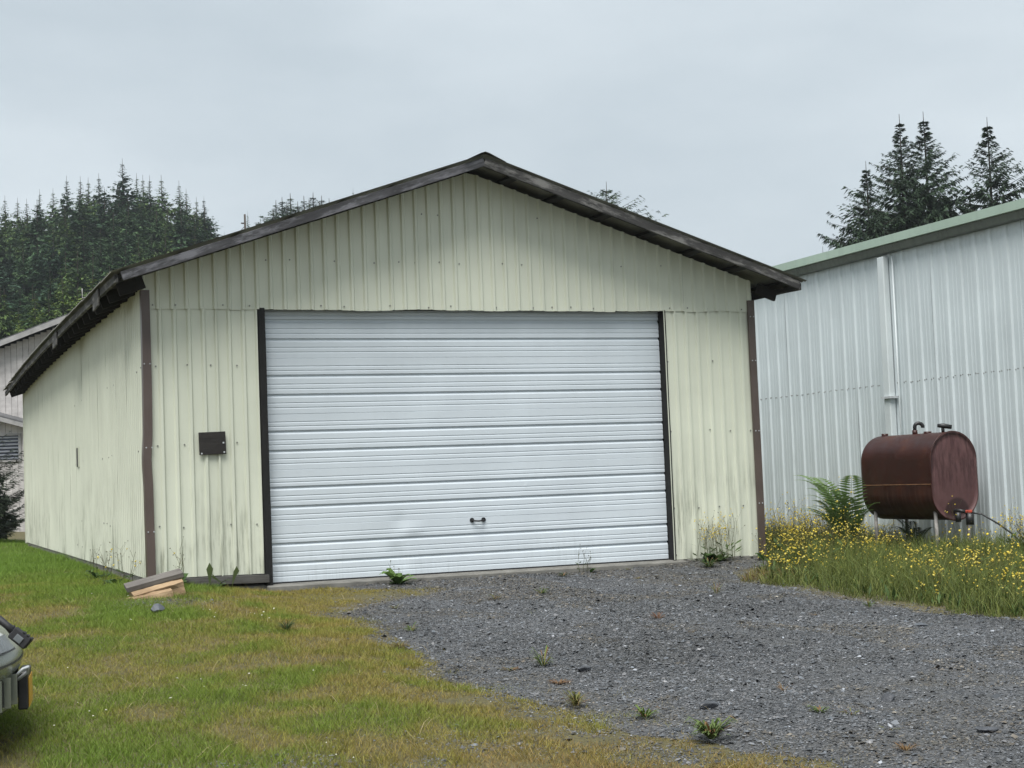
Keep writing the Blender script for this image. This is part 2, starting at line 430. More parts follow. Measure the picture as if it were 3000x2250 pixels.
# upper front sheets, each with the gable slope cut into its top
x = XL; k = 0
while x < XR - 0.02:
    wd = min(wS, XR - x)
    me = sheet_mesh('siding_sheet', wd, SEAM - 0.004 * (k % 3), gable_top, seed=k, xoff=x, rows=6, wob=0.0016, ragged=0.006)
    o = link('siding_sheet', me, garage, 'siding'); o.location = (x, -0.004 - 0.0015 * (k % 2), 0); x += wd; k += 1
# lower front sheets
for (x0, x1, z0) in ((XL + .02, -2.935, 0.126), (-2.955, OPL, 0.118), (OPR, 3.345, -0.004), (3.325, XR, -0.016)):
    me = sheet_mesh('siding_sheet', x1 - x0, z0, SEAM + 0.012, seed=k, rows=8, wob=0.0016)
    o = link('siding_sheet', me, garage, 'siding'); o.location = (x0, 0.010 - 0.002 * (k % 2), 0); k += 1
# left and right wall sheets
for side in (-1, 1):
    y = DEPTH
    while y > 0.02:
        wd = min(wS, y); yy = y - wd / 2
        zb = 0.126 if side < 0 else 0.0
        me = sheet_mesh('siding_sheet', wd, zb, 3.19 + float(bow(yy)), spacing=0.1524, seed=k, rows=6, wob=0.0009, rib_h=0.012)
        o = link('siding_sheet', me, garage, 'siding'); k += 1
        if side < 0: o.location = (XL + .004, y, 0); o.rotation_euler = (0, 0, R(-90))
        else: o.location = (XR - .004, y - wd, 0); o.rotation_euler = (0, 0, R(90))
        y -= wd
me = sheet_mesh('siding_sheet', XR - XL, 0.0, gable_top, xoff=-XR, seed=99)
o = link('siding_sheet', me, garage, 'siding'); o.location = (XR, DEPTH, 0); o.rotation_euler = (0, 0, R(180))
# corner trims: bent brown angle, the left one dented
def corner_trim(xc, sgn, z0, z1, dent):
    vv = []; ff = []; n = 40; wdt = 0.088
    for j in range(n + 1):
        z = z0 + (z1 - z0) * j / n
        q = 0.0
        if dent: q = 0.026 * math.exp(-((z - 1.42) / 0.20) ** 2) + 0.008 * math.exp(-((z - 0.95) / .3) ** 2) - 0.006 * math.sin(z * 9) * math.exp(-((z - 1.4) / .4) ** 2)
        ox = xc + sgn * (0.022 + q * 0.55) + sgn * 0.003 * math.sin(z * 2.0)
        vv += [(ox, 0.075, z), (ox, -0.036 - q * .3, z), (ox - sgn * wdt * (1 - q * 3.0), -0.038 - q * .1, z), (ox - sgn * (wdt + .004), -0.012, z)]
    for j in range(n):
        for i in range(3):
            a = j * 4 + i; ff.append((a, a + 1, a + 5, a + 4) if sgn > 0 else (a + 1, a, a + 4, a + 5))
    return pymesh('corner_trim', vv, ff)
setp(link('corner_trim', corner_trim(XL, -1, 0.10, 3.16, True), garage, 'brown_trim'), 'dented brown corner trim')
link('corner_trim', corner_trim(XR, 1, -0.03, 3.10, False), garage, 'brown_trim')
me = sheet_mesh('corner_trim', 0.001, 0, 1) if False else None
box('corner_trim', XL - .02, XL + .03, DEPTH - .08, DEPTH + .03, 0.1, 3.18, 'siding', garage, 0.004)
# sill boards under the left front panel and black board added to paint the gap's shade under the right one
board('sill_board', (XL + .04, -0.018, 0.078), (OPL + .05, -0.018, 0.066), 0.085, 0.045, 'grey_wood', garage, rough=0.004)
board('sill_board', (XL + .06, 0.012, 0.100), (OPL + .02, 0.012, 0.088), 0.06, 0.04, 'black_wood', garage)
board('sill_board', (OPR + .08, 0.022, -0.045), (XR - .02, 0.022, -0.055), 0.07, 0.04, 'black_wood', garage)
# door opening: trim board left, recessed jamb right, head
DY = 0.12
board('jamb_board', (-2.445, 0.030, -0.04), (-2.452, 0.030, 2.98), 0.075, 0.10, 'black_wood', garage, up=(1, 0, 0), rough=0.002)
board('jamb_board', (-2.487, 0.045, 0.09), (-2.492, 0.045, 2.98), 0.03, 0.05, 'grey_wood', garage, up=(1, 0, 0))
board('jamb_board', (2.436, 0.060, -0.03), (2.436, 0.060, 2.98), 0.036, 0.13, 'black_wood', garage, up=(1, 0, 0), rough=0.002)
board('header_board', (-2.50, 0.075, 3.02), (2.45, 0.075, 3.02), 0.10, 0.12, 'black_wood', garage)
# door: five steel sections with pressed ribs
SEC = 0.6096
def door_profile():
    p = [(0.0, 0.004), (0.004, 0.0)]                                   # fractions of a section from the bottom, y inward +
    def minor(f): return [(f - .022, 0.0), (f + .002, 0.0075), (f + .009, 0.0)]
    def major(f0, f1): return [(f0, 0.0), (f0 + (f1 - f0) * .62, 0.024), (f1 - .004, 0.024), (f1, 0.0)]
    seq = [minor(.111), minor(.196), major(.289, .364), minor(.449), minor(.533), major(.633, .708), minor(.778), minor(.856)]
    for s in seq: p += s
    p += [(0.992, 0.0), (1.0, 0.005)]
    return p
NC = 150; DX0, DX1 = -2.412, 2.412
dents = [(-0.93, .60, .10, .10, .012), (-0.78, .50, .12, .05, -.012), (-.97, .27, .10, .09, .012), (-.92, .16, .1, .08, .010), (0.62, .95, .02, .02, -.004), (-1.2, .42, .2, .1, .006)]
for s_ in range(5):
    prof = door_profile(); vv = []; ff = []
    for (fz, yy) in prof:
        z = s_ * SEC + fz * SEC + 0.002
        for i in range(NC + 1):
            xx = DX0 + (DX1 - DX0) * i / NC
            d = 0.0010 * math.sin(xx * 1.3 + s_ * 1.7 + z)
            for (dx, dz, rx, rz, am) in dents:
                q = ((xx - dx) / rx) ** 2 + ((z - dz) / rz) ** 2
                if q < 6: d += am * math.exp(-q)
            vv.append((xx, DY + yy + d, z))
    for j in range(len(prof) - 1):
        for i in range(NC):
            a = j * (NC + 1) + i; ff.append((a, a + 1, a + NC + 2, a + NC + 1))
    sec = link('door_section', pymesh('door_section', vv, ff), garage, 'door')
    if s_ == 0:
        hb = MB()
        for hx in (-0.068, 0.072):
            n = 14; vs = [(hx + .026 * math.cos(2 * math.pi * k2 / n), yy, .578 + .026 * math.sin(2 * math.pi * k2 / n)) for yy in (DY - .001, DY - .012) for k2 in range(n)]
            hb.add((vs, [tuple(range(n, 2 * n))[::-1]] + [(k2, (k2 + 1) % n, n + (k2 + 1) % n, n + k2) for k2 in range(n)]))
        hb.tube([(-.068, DY - .008, .578), (-.05, DY - .045, .570), (0, DY - .052, .566), (.054, DY - .045, .570), (.072, DY - .008, .578)], 0.0095, 8)
        hb.build('handle', 'black', sec)
box('door_seal', DX0, DX1, DY - .004, DY + .03, -0.004, 0.010, 'rubber', garage)
box('door_backing', DX0 - .02, DX1 + .02, DY + .06, DY + .075, 0.02, 3.06, 'interior', garage)
# roof
sl = math.hypot(1, PITCH); run = EAVE * sl
rmesh = sheet_mesh('roof_sheet', wS, 0.0, run, spacing=0.0762, rib_w=0.070, top_w=0.012, rib_h=0.013, rows=3, wob=0.0)
ang = math.atan(PITCH)
n_sheet = 20
for side in (-1, 1):
    for i in range(n_sheet):
        o = link('roof_sheet', rmesh, garage, 'roof')
        y0 = -OH - 0.03 + i * (wS - 0.03)
        yc = y0 + wS / 2
        # local: x across sheet, z up-slope, -y outward
        zb = APEX + 0.045 + float(bow(yc)) + 0.003 * (i % 2)
        e = Vector((0, 1, 0)) if side < 0 else Vector((0, -1, 0))
        upv = Vector((math.cos(ang), 0, math.sin(ang))) if side < 0 else Vector((-math.cos(ang), 0, math.sin(ang)))
        out = upv.cross(e) * -1.0
        out = Vector((-math.sin(ang) if side < 0 else math.sin(ang), 0, math.cos(ang)))
        xa = Vector((0, -1, 0)) if side < 0 else Vector((0, 1, 0))
        org = Vector((side * EAVE, y0 + (wS if side < 0 else 0), zb - PITCH * EAVE))
        Yv = -out
        o.matrix_basis = Matrix(((xa.x, Yv.x, upv.x, org.x), (xa.y, Yv.y, upv.y, org.y), (xa.z, Yv.z, upv.z, org.z), (0, 0, 0, 1)))
# ridge cap with its raised front end
rc = MB()
for i in range(19):
    y0 = -OH - .06 + i * .95; y1 = y0 + .99; zz = APEX + .048 + float(bow(y0 + .4)) + .004 * (i % 2)
    lift = 0.030 if i == 0 else 0.012
    sec = [(-.24, zz - .075), (-.05, zz + lift * .5), (0, zz + lift), (.05, zz + lift * .5), (.24, zz - .075)]
    base = [(a, y0, c_) for a, c_ in sec] + [(a, y1, c_ - (lift - .012)) for a, c_ in sec]
    rc.add((base, [(j, j + 1, j + 6, j + 5) for j in range(4)]))
rc.build('ridge_cap', 'roof', garage)
box('ridge_board', -0.03, 0.03, 0.03, DEPTH + .3, APEX - 0.16, APEX - .02, 'dark_wood', garage)
# barge boards
setp(board('barge_board', (-EAVE + .11, -OH, roof_z(EAVE - .11) - 0.030), (-0.001, -OH, APEX - 0.030), 0.094, 0.036, 'fascia', garage, rough=0.0025), 'smooth grey barge board of the left roof slope')
setp(board('barge_board', (0.001, -OH, APEX - 0.030), (EAVE - .09, -OH, roof_z(EAVE - .09) - 0.030), 0.100, 0.036, 'fascia_mossy', garage, rough=0.004), 'flaking blackened barge board of the right roof slope')
# purlins running out to the barge boards
for side in (-1, 1):
    for i in range(7):
        xx = side * (0.42 + i * 0.585); 
        if abs(xx) > EAVE - .1: continue
        zz = APEX - PITCH * abs(xx) + .01
        pts0 = (xx, -OH + .02, zz - .022); 
        board('purlin', pts0, (xx, 8.4, zz - .022 + .068), 0.042, 0.09, 'dark_wood', garage, up=(side * math.sin(ang), 0, math.cos(ang)), bv=0)
        board('purlin', (xx, 8.4, zz - .022 + .068), (xx, DEPTH + .4, zz - .03), 0.042, 0.09, 'dark_wood', garage, up=(side * math.sin(ang), 0, math.cos(ang)), bv=0)
# eave boards and rafter tails
for side in (-1, 1):
    for (ya, yb) in ((-OH + .03, 3.2), (3.2, 7.6), (7.6, 12.0), (12.0, 17.2)):
        xe = side * (EAVE - .06)
        board('eave_board', (xe, ya, roof_z(xe, ya) - .03), (xe, yb - .01, roof_z(xe, yb) - .03), 0.085, 0.038, 'fascia_mossy', garage, rough=0.003)
    yy = -0.035
    while yy < DEPTH + .1:
        xa = side * (3.55 if yy > 0 else 3.70); xb = side * (EAVE - 0.10 if yy > 0 else 3.97)
        board('rafter_tail', (xa, yy, roof_z(xa, yy) - .115), (xb, yy, roof_z(xb, yy) - .115), 0.135, 0.04, 'dark_wood', garage, rough=0.002)
        yy += 0.61
# blocking that closes the wall top between the rafters
for side in (-1, 1):
    xx = side * 3.60
    board('top_plate', (xx, 0.0, 3.23), (xx, 8.5, 3.30), 0.16, 0.04, 'dark_wood', garage)
    board('top_plate', (xx, 8.5, 3.30), (xx, DEPTH, 3.23), 0.16, 0.04, 'dark_wood', garage)
# loose hanging eave boards on the left
for (ya, yb, dz) in ((0.75, 1.25, .06), (5.6, 6.2, .08)):
    xe = -EAVE + .03
    board('eave_patch_board', (xe, ya, roof_z(xe, ya) - dz), (xe, yb, roof_z(xe, yb) - dz - .02), 0.19, 0.02, 'fascia_mossy', garage, rough=0.003)
# white L bracket on the left eave
tube('eave_bracket', [(-EAVE + .16, 1.75, 3.31), (-EAVE - .02, 1.90, 3.31), (-EAVE - .02, 1.90, 3.42)], 0.007, 'house_trim', garage)
# plywood patch and wall slot
pm = pymesh('wall_patch', *box_vf(-.142, .142, -.010, .010, -.120, .120)); bevel(pm, .003)
o = link('wall_patch', pm, garage, 'plate'); o.location = (-3.02, -0.026, 1.528); o.rotation_euler = (0, R(-1.2), 0)
ps = MB(); 
for (sx, sz) in ((-.12, -.105), (.12, -.10), (.115, .0)): ps.box(sx - .008, sx + .008, -.016, -.009, sz - .008, sz + .008)
ps.build('patch_screw', 'zinc', o)
sl_ = MB(); sl_.box(XL - .018, XL - .006, 6.43, 6.70, 1.45, 1.715); sl_.build('wall_slot', 'black', garage)
sf = MB()
sf.box(XL - .026, XL - .004, 6.70, 6.72, 1.44, 1.725); sf.box(XL - .026, XL - .004, 6.41, 6.43, 1.44, 1.725)
sf.build('slot_frame', 'siding', garage)
# screws
def screws(pts, parent, nrm, r=0.0085, name='screw_heads', mat='screw'):
    mb = MB(); nv = Vector(nrm)
    a = nv.cross(Vector((0, 0, 1))).normalized(); bb = nv.cross(a)
    for p in pts:
        p = Vector(p); n = 6
        vs = [tuple(p + (a * math.cos(6.283 * q / n) + bb * math.sin(6.283 * q / n)) * r) for q in range(n)]
        vs += [tuple(Vector(v) + nv * 0.006) for v in vs]
        mb.add((vs, [tuple(range(n, 2 * n))] + [(q, (q + 1) % n, n + (q + 1) % n, n + q) for q in range(n)]))
    o = mb.build(name, mat, parent); o['kind'] = 'stuff'; return o
rr = random.Random(5); pts = []
for zz, jit in ((SEAM + .035, .012), (3.50, .012), (4.05, .012)):
    xx = XL + .1
    while xx < XR - .05:
        if zz < gable_top(xx) - .2 and rr.random() < 0.85: pts.append((xx, -.008, zz + rr.uniform(-jit, jit)))
        xx += rr.choice((.30, .33, .24, .36)) * .8
for (xa, xb) in ((XL + .12, OPL - .03), (OPR + .04, XR - .06)):
    for zz in (0.05 if xa > 0 else 0.17, .66 if xa < 0 else .60, 1.52, 2.36):
        xx = xa
        while xx < xb:
            pts.append((xx, .004, zz + rr.uniform(-.012, .012))); xx += rr.choice((.25, .33, .28))
screws(pts, garage, (0, -1, 0))
pts = []
for zz in (.30, .66, 1.5, 2.35):
    yy = .25
    while yy < 7:
        if rr.random() < .6: pts.append((XL + .002, yy, zz + rr.uniform(-.02, .02)))
        yy += .32
screws(pts, garage, (-1, 0, 0))
screws([(XL - .005 + dx, -.039, z) for z in (.62, 1.5, 2.38) for dx in (.0, .06)] + [(XR + .0 - dx, -.039, z) for z in (.62, 1.5, 2.36, 2.9) for dx in (.0, .045)], garage, (0, -1, 0), 0.008, 'trim_screws', 'zinc')

# ------------------------------------------------------------------ the white neighbour building
WX = 6.9
white = empty('white_metal_building', (WX, 0, -0.1), 'white ribbed metal building with pale green eave trim beside the garage', 'building')
y1w, y0w = 24.0, -9.3
k = 200; y = y1w
wsh = [sheet_mesh('siding_sheet', 0.93, -0.10 + 0.1, 4.06 + 0.1, spacing=0.31, rib_w=0.085, top_w=0.045, rib_h=0.023, minor=0.004, rows=5, seed=300 + q, wob=0.002) for q in range(4)]
i = 0
while y > y0w:
    o = link('siding_sheet', wsh[i % 4], white, 'white_siding'); o.location = (0.0 + .002 * (i % 2), y, 0); o.rotation_euler = (0, 0, R(-90)); y -= 0.93; i += 1
yend = y
wb = MB(); wb.box(.06, 13.9, yend + .05, y1w - .05, -.3, 4.0); wb.build('core_wall', 'white_siding', white)
for q in range(15):
    o = link('siding_sheet', wsh[q % 4], white, 'white_siding'); o.location = (q * .93, yend, 0.0)
box('foundation_strip', -.03, .05, yend, y1w, -.35, -.004, 'concrete', white)
# eave: soffit ledge, green trim and roof
gt = pymesh('gutter', [(-.02, yend, 4.09), (-.02, y1w, 4.09), (-.12, y1w, 4.10), (-.12, yend, 4.10), (-.15, y1w, 4.195), (-.15, yend, 4.195), (-.02, y1w, 4.20), (-.02, yend, 4.20)],
            [(0, 1, 2, 3), (3, 2, 4, 5), (5, 4, 6, 7), (0, 3, 5, 7)])
link('gutter', gt, white, 'soffit')
et = pymesh('eave_trim', [(-.15, yend - .1, 4.198), (-.15, y1w, 4.198), (-.185, y1w, 4.20), (-.185, yend - .1, 4.20), (-.19, yend - .1, 4.315), (-.19, y1w, 4.315), (-.05, y1w, 4.345), (-.05, yend - .1, 4.345)],
            [(0, 1, 2, 3), (3, 2, 5, 4), (4, 5, 6, 7)])
link('eave_trim', et, white, 'green_trim')
rs = sheet_mesh('roof_sheet', 0.93, 0, 7.2, spacing=0.31, rib_w=.085, top_w=.045, rib_h=.03, rows=2, wob=0)
a2 = math.atan(1 / 12)
y = yend
while y < y1w - .5:
    for sgn in (-1, 1):
        o = link('roof_sheet', rs, white, 'green_trim')
        upv = Vector((-sgn * math.cos(a2), 0, math.sin(a2))); out = Vector((sgn * math.sin(a2), 0, math.cos(a2))); xa = Vector((0, sgn * 1.0, 0)); Yv = -out
        org = Vector((-.10 if sgn < 0 else 14.2, y + (.93 if sgn < 0 else 0), 4.295))
        o.matrix_basis = Matrix(((xa.x, Yv.x, upv.x, org.x), (xa.y, Yv.y, upv.y, org.y), (xa.z, Yv.z, upv.z, org.z), (0, 0, 0, 1)))
    y += .93
# downspout and conduit
dsp = MB(); dsp.box(-.135, -.036, 1.655, 1.80, .05, 4.05); M['pipe'] = plain('downspout_paint', (0.55, 0.595, 0.60), 0.5, 0.08, 2.0)
o = dsp.build('downspout', 'pipe', white)
bevel(o.data, .012)
cb = MB()
for zz in (.6, 2.05): cb.box(-.169, -.02, 1.60, 1.82, zz, zz + .03)
cb.build('downspout_strap', 'zinc', white)
tube('conduit', [(-.05, 1.55, .1), (-.05, 1.55, 4.05)], 0.012, 'pipe', white)
pts = []; yy = y1w - .05; rr = random.Random(8)
yy = 9.0
while yy > -3:
    pts.append((-.033, yy, 2.26 + rr.uniform(-.008, .008))); pts.append((-.002, yy - .075, 2.26 + rr.uniform(-.008, .008))); yy -= .155 * 2 * .5 + .155 * .0
screws(pts[::1], white, (-1, 0, 0), 0.009)

# ------------------------------------------------------------------ heating oil tank
m, t, b = newmat('tank_brown')
v = nodes_coords(t)
base = ramp(t, noise(t, v, 3.0, 5), [(0.3, (0.022, 0.0055, 0.0042)), (0.55, (0.036, 0.0095, 0.0065)), (0.75, (0.060, 0.018, 0.008))])
st = noise(t, nodes_coords(t, (2, 34, 1.4)), 1.0, 4)
s_ = t.nodes.new('ShaderNodeSeparateXYZ'); tcn = t.nodes.new('ShaderNodeTexCoord'); t.links.new(tcn.outputs['Object'], s_.inputs[0])
lowm = t.nodes.new('ShaderNodeMapRange'); lowm.inputs[1].default_value = .48; lowm.inputs[2].default_value = .30; t.links.new(s_.outputs[2], lowm.inputs[0])
f = math_n(t, 'MULTIPLY', ramp(t, st, [(0.45, 0.0), (0.7, 0.7)]), lowm.outputs[0])
base = mix(t, f, base, (0.075, 0.038, 0.032))
t.links.new(base, b.inputs['Base Color'])
t.links.new(ramp(t, noise(t, v, 6, 4), [(0.3, 0.33), (0.7, 0.55)]), b.inputs['Roughness']); b.inputs['Specular IOR Level'].default_value = 0.35; M['tank'] = m
m, t, b = newmat('tank_end_chalky')
v = nodes_coords(t, (26, 1, 5))
st = noise(t, v, 1.0, 5, 0.65)
s_ = t.nodes.new('ShaderNodeSeparateXYZ'); tcn = t.nodes.new('ShaderNodeTexCoord'); t.links.new(tcn.outputs['Object'], s_.inputs[0])
band = t.nodes.new('ShaderNodeMapRange'); band.inputs[1].default_value = .25; band.inputs[2].default_value = .55; t.links.new(s_.outputs[2], band.inputs[0])
f = math_n(t, 'MULTIPLY', ramp(t, st, [(0.42, 0.0), (0.6, 0.8)]), band.outputs[0])
base = mix(t, f, ramp(t, noise(t, nodes_coords(t), 5, 4), [(0.3, (0.080, 0.034, 0.034)), (0.7, (0.110, 0.052, 0.051))]), (0.036, 0.011, 0.012))
ds = t.nodes.new('ShaderNodeVectorMath'); ds.operation = 'DISTANCE'; t.links.new(tcn.outputs['Object'], ds.inputs[0]); ds.inputs[1].default_value = (0.02, -0.75, 0.10)
base = mix(t, ramp(t, ds.outputs['Value'], [(0.17, 0.85), (0.20, 0.0)]), base, (0.026, 0.010, 0.010))
t.links.new(base, b.inputs['Base Color']); b.inputs['Roughness'].default_value = 0.6; M['tank_end'] = m

TX, TY, TZ = 6.28, 0.45, 0.295
tank = empty('oil_tank', (TX, TY, -0.13), 'rusty brown oval heating oil tank on pipe legs beside the white wall', 'oil tank')
zo = TZ + 0.13
def oval(w_, h_, n=28):
    r = w_ / 2; s = h_ / 2 - r; p = []
    for i in range(n + 1): a = math.pi * i / n; p.append((r * math.cos(a), s + r * math.sin(a)))
    for i in range(n + 1): a = math.pi + math.pi * i / n; p.append((r * math.cos(a), -s + r * math.sin(a)))
    return p
ov = oval(.70, 1.12); n = len(ov); HL = 0.75
vv = []; ff = []
ysec = [(-HL, 1.0), (-HL + .03, 1.0), (0, 1.0), (HL - .03, 1.0), (HL, 1.0), (HL + .015, .985), (HL + .03, .93), (HL + .04, .7)]
for (yy, s) in ysec:
    for (a, c_) in ov: vv.append((a * s, yy, c_ * (s if s == 1 else (1 - (1 - s) * .62)) + .56))
for j in range(len(ysec) - 1):
    for i in range(n): ff.append((j * n + i, j * n + (i + 1) % n, (j + 1) * n + (i + 1) % n, (j + 1) * n + i))
ff.append(tuple(range((len(ysec) - 1) * n, len(ysec) * n)))
me = pymesh('tank_shell', vv, ff); me.polygons.foreach_set('use_smooth', [True] * len(me.polygons)); me.update()
shell = link('tank_shell', me, tank, 'tank'); shell.location = (0, 0, zo)
# end cap facing the drive: recessed dish inside a rim
vv = []; ff = []
esec = [(-HL - .004, 1.004), (-HL - .012, 1.002), (-HL - .012, .975), (-HL + .004, .965), (-HL - .004, .85), (-HL - .016, .45), (-HL - .018, .05)]
for (yy, s) in esec:
    for (a, c_) in ov: vv.append((a * s, yy, c_ * s + .56))
for j in range(len(esec) - 1):
    for i in range(n): ff.append((j * n + (i + 1) % n, j * n + i, (j + 1) * n + i, (j + 1) * n + (i + 1) % n)[::-1])
ff.append(tuple(range((len(esec) - 1) * n, len(esec) * n)))
me = pymesh('tank_end', vv, ff); me.polygons.foreach_set('use_smooth', [True] * len(me.polygons))
cap = link('tank_end', me, tank, 'tank_end'); cap.location = (0, 0, zo); setp(cap, 'chalky streaked end plate of the oil tank')
rim = tube('tank_rim', [(a * 1.004, -HL - .006, c_ * 1.004 + .56 + zo) for a, c_ in ov] + [(ov[0][0] * 1.004, -HL - .006, ov[0][1] + .56 + zo)], 0.008, 'tank', tank, 6)
M['seam'] = plain('rust_seam', (0.20, 0.10, 0.05), 0.8, 0.3, 12)
box('weld_seam', -.3535, -.349, -HL + .01, HL - .02, zo + .462, zo + .472, 'seam', tank)
M['leg'] = plain('galvanised_pipe', (0.24, 0.225, 0.21), 0.7, 0.45, 14)
for (lx, ly) in ((-.24, -.66), (-.24, .64), (.25, -.66), (.25, .64)):
    tube('leg', [(lx, ly, -.12), (lx, ly, zo + .14)], 0.024, 'leg', tank, 10)
tz = zo + 1.12
tube('filler_cap', [(0, .68, tz - .02), (0, .68, tz + .03)], 0.045, 'tank', tank, 12)
tube('filler_cap', [(0, -.26, tz - .02), (0, -.26, tz + .022)], 0.05, 'tank', tank, 12)
tube('vent_pipe', [(0, .01, tz - .02), (0, .01, tz + .05)], 0.036, 'tank', tank, 10)
gp = [(0, .01, tz + .03)] + [(0 + .05 - .05 * math.cos(a), .01 - .02 + .02 * math.cos(a), tz + .09 + .05 * math.sin(a)) for a in np.linspace(0, math.pi * 1.08, 9)]
tube('vent_gooseneck', gp, 0.025, 'black', tank, 8)
vb = MB(); vb.tube([(0, -.58, tz - .01), (0, -.58, tz + .07)], .022, 8); vb.tube([(-.06, -.55, tz + .085), (.0, -.59, tz + .08), (.09, -.64, tz + .06)], [.022, .034, .028], 8)
vb.build('valve_fitting', 'black', tank, True)
tube('outlet_pipe', [(-.02, -HL + .02, zo + .12), (-.02, -HL - .12, zo + .12), (.06, -HL - .14, zo + .10)], 0.024, 'black', tank, 8)
M['red'] = plain('red_handle', (0.40, 0.055, 0.03), 0.5, 0.3, 20)
box('valve_handle', .03, .13, -HL - .16, -HL - .13, zo + .09, zo + .125, 'red', tank, .006)
tube('fuel_filter', [(.10, -HL - .14, zo + .08), (.10, -HL - .14, zo - .06)], 0.05, 'black', tank, 12)
tube('fuel_filter', [(-.06, -HL - .12, zo + .10), (-.06, -HL - .12, zo - .02)], 0.035, 'black', tank, 10)
tube('fuel_line', [(.12, -HL - .14, zo + .09), (.22, -HL - .22, zo + .07), (.36, -HL - .36, zo - .06), (.5, -HL - .46, zo - .20), (.58, -HL - .55, zo - .36)], 0.011, 'black', tank, 6)

# ------------------------------------------------------------------ firewood at the left corner
M['split'] = wood('split_spruce', (0.20, 0.115, 0.055), (0.56, 0.42, 0.26), 22, 0.85)
M['barkwood'] = wood('old_plank', (0.07, 0.06, 0.052), (0.26, 0.24, 0.22), 16, 0.9)
def log_mesh(L, prof, seed, taper=0.06):
    r = random.Random(seed); vv = []; ff = []; n = len(prof); seg = 10
    offs = [r.uniform(-.008, .008) for _ in range(n)]
    for i in range(seg + 1):
        x = L * (i / seg - .5); s = 1 - taper * abs(i / seg - .5)
        for k, (a, c_) in enumerate(prof): vv.append((x + (r.uniform(-.004, .004)), a * s + offs[k] * math.sin(i * 1.1 + k) + r.uniform(-.003, .003), c_ * s + r.uniform(-.003, .003)))
    for i in range(seg):
        for k in range(n): ff.append((i * n + k, i * n + (k + 1) % n, (i + 1) * n + (k + 1) % n, (i + 1) * n + k))
    ff.append(tuple(range(n - 1, -1, -1))); ff.append(tuple(range(seg * n, seg * n + n)))
    return pymesh('split_log', vv, ff)
gl = G(-3.75, -.5)
o = link('split_log', log_mesh(.50, [(-.12, -.13), (-.02, -.135), (.09, -.10), (.11, .0), (.06, .055), (-.04, .075), (-.115, .05), (-.105, .0), (-.122, -.06)], 3), None, 'split')
o.location = (-3.79, -1.02, 0.060); o.rotation_euler = (R(8), R(-13), R(6)); setp(o, 'pale split log lying in front of the garage corner under a grey plank', 'log')
o2 = link('split_log', log_mesh(.44, [(-.06, -.05), (.05, -.06), (.07, .01), (.0, .06), (-.06, .03)], 8), None, 'split')
o2.location = (-3.88, -1.16, 0.0); o2.rotation_euler = (R(-12), R(-9), R(2)); setp(o2, 'smaller split log half sunk in weeds below the pale split log', 'log')
o3 = board('plank', (-4.08, -.96, 0.105), (-3.535, -.98, 0.232), 0.05, 0.20, 'barkwood', None, up=(-.2, -.18, 1), rough=0.005)
setp(o3, 'short weathered grey plank resting on top of the split log', 'plank')
# ------------------------------------------------------------------ grey house behind, far left
M['house'] = wood('grey_boards', (0.46, 0.435, 0.42), (0.62, 0.59, 0.57), 4, 0.85)
M['house_roof'] = plain('grey_shingle', (0.09, 0.09, 0.092), 0.9, 0.3, 3)
M['house_trim'] = plain('grey_trim', (0.27, 0.265, 0.26), 0.8, 0.25, 3)
M['glass'] = plain('window_glass', (0.02, 0.025, 0.04), 0.08, 0.2, 2)
M['slat'] = plain('window_slat', (0.30, 0.32, 0.37), 0.5, 0.2, 4)
hz = math.atan2(CR[1], CR[0])
ho = at(0, 1600, 52); hbase = G(ho[0], ho[1])
house = empty('grey_house', (ho[0], ho[1], hbase), 'grey board clad house with shallow gable roof far behind the garage', 'house', None, hz)
ph = FPX / 52
def hzv(py, px=0): return at(px, py, 52)[2] - hbase
zr0 = hzv(1012, 0); slope = 0.345
apx = 3.4; zap = zr0 + slope * apx
n_b = 0; xx = -5.2
while xx < 9.8:
    zt = zap - slope * abs(xx + .1 - apx) - .12
    box('plank', xx, xx + .192, 0.0, .03, -.2, zt, 'house', house); xx += .203
wbk = pymesh('core_wall', [(-5.2, .031, -.3), (9.9, .031, -.3), (9.9, .031, zap - slope * 6.5 - .15), (apx, .031, zap - .15), (-5.2, .031, zap - slope * 8.6 - .15),
                           (-5.2, 9, -.3), (9.9, 9, -.3), (9.9, 9, zap - slope * 6.5 - .15), (apx, 9, zap - .15), (-5.2, 9, zap - slope * 8.6 - .15)],
             [(0, 1, 2, 3, 4), (9, 8, 7, 6, 5), (0, 5, 6, 1), (1, 6, 7, 2), (0, 4, 9, 5)])
link('core_wall', wbk, house, 'interior')
for sgn, ln in ((-1, 9.2), (1, 7.0)):
    xa, xb = apx, apx + sgn * ln; za, zb = zap, zap - slope * ln
    vv = [(xa, -.45, za), (xb, -.45, zb), (xb, 9.5, zb), (xa, 9.5, za), (xa, -.45, za + .10), (xb, -.45, zb + .10), (xb, 9.5, zb + .10), (xa, 9.5, za + .10)]
    link('roof', pymesh('roof', vv, [(0, 1, 2, 3), (4, 7, 6, 5), (0, 4, 5, 1), (1, 5, 6, 2), (2, 6, 7, 3)]), house, 'house_roof')
    board('barge_board', (xa + sgn * .01, -.475, za - .04), (xb, -.475, zb - .04), .17, .045, 'house_trim', house, bv=0)
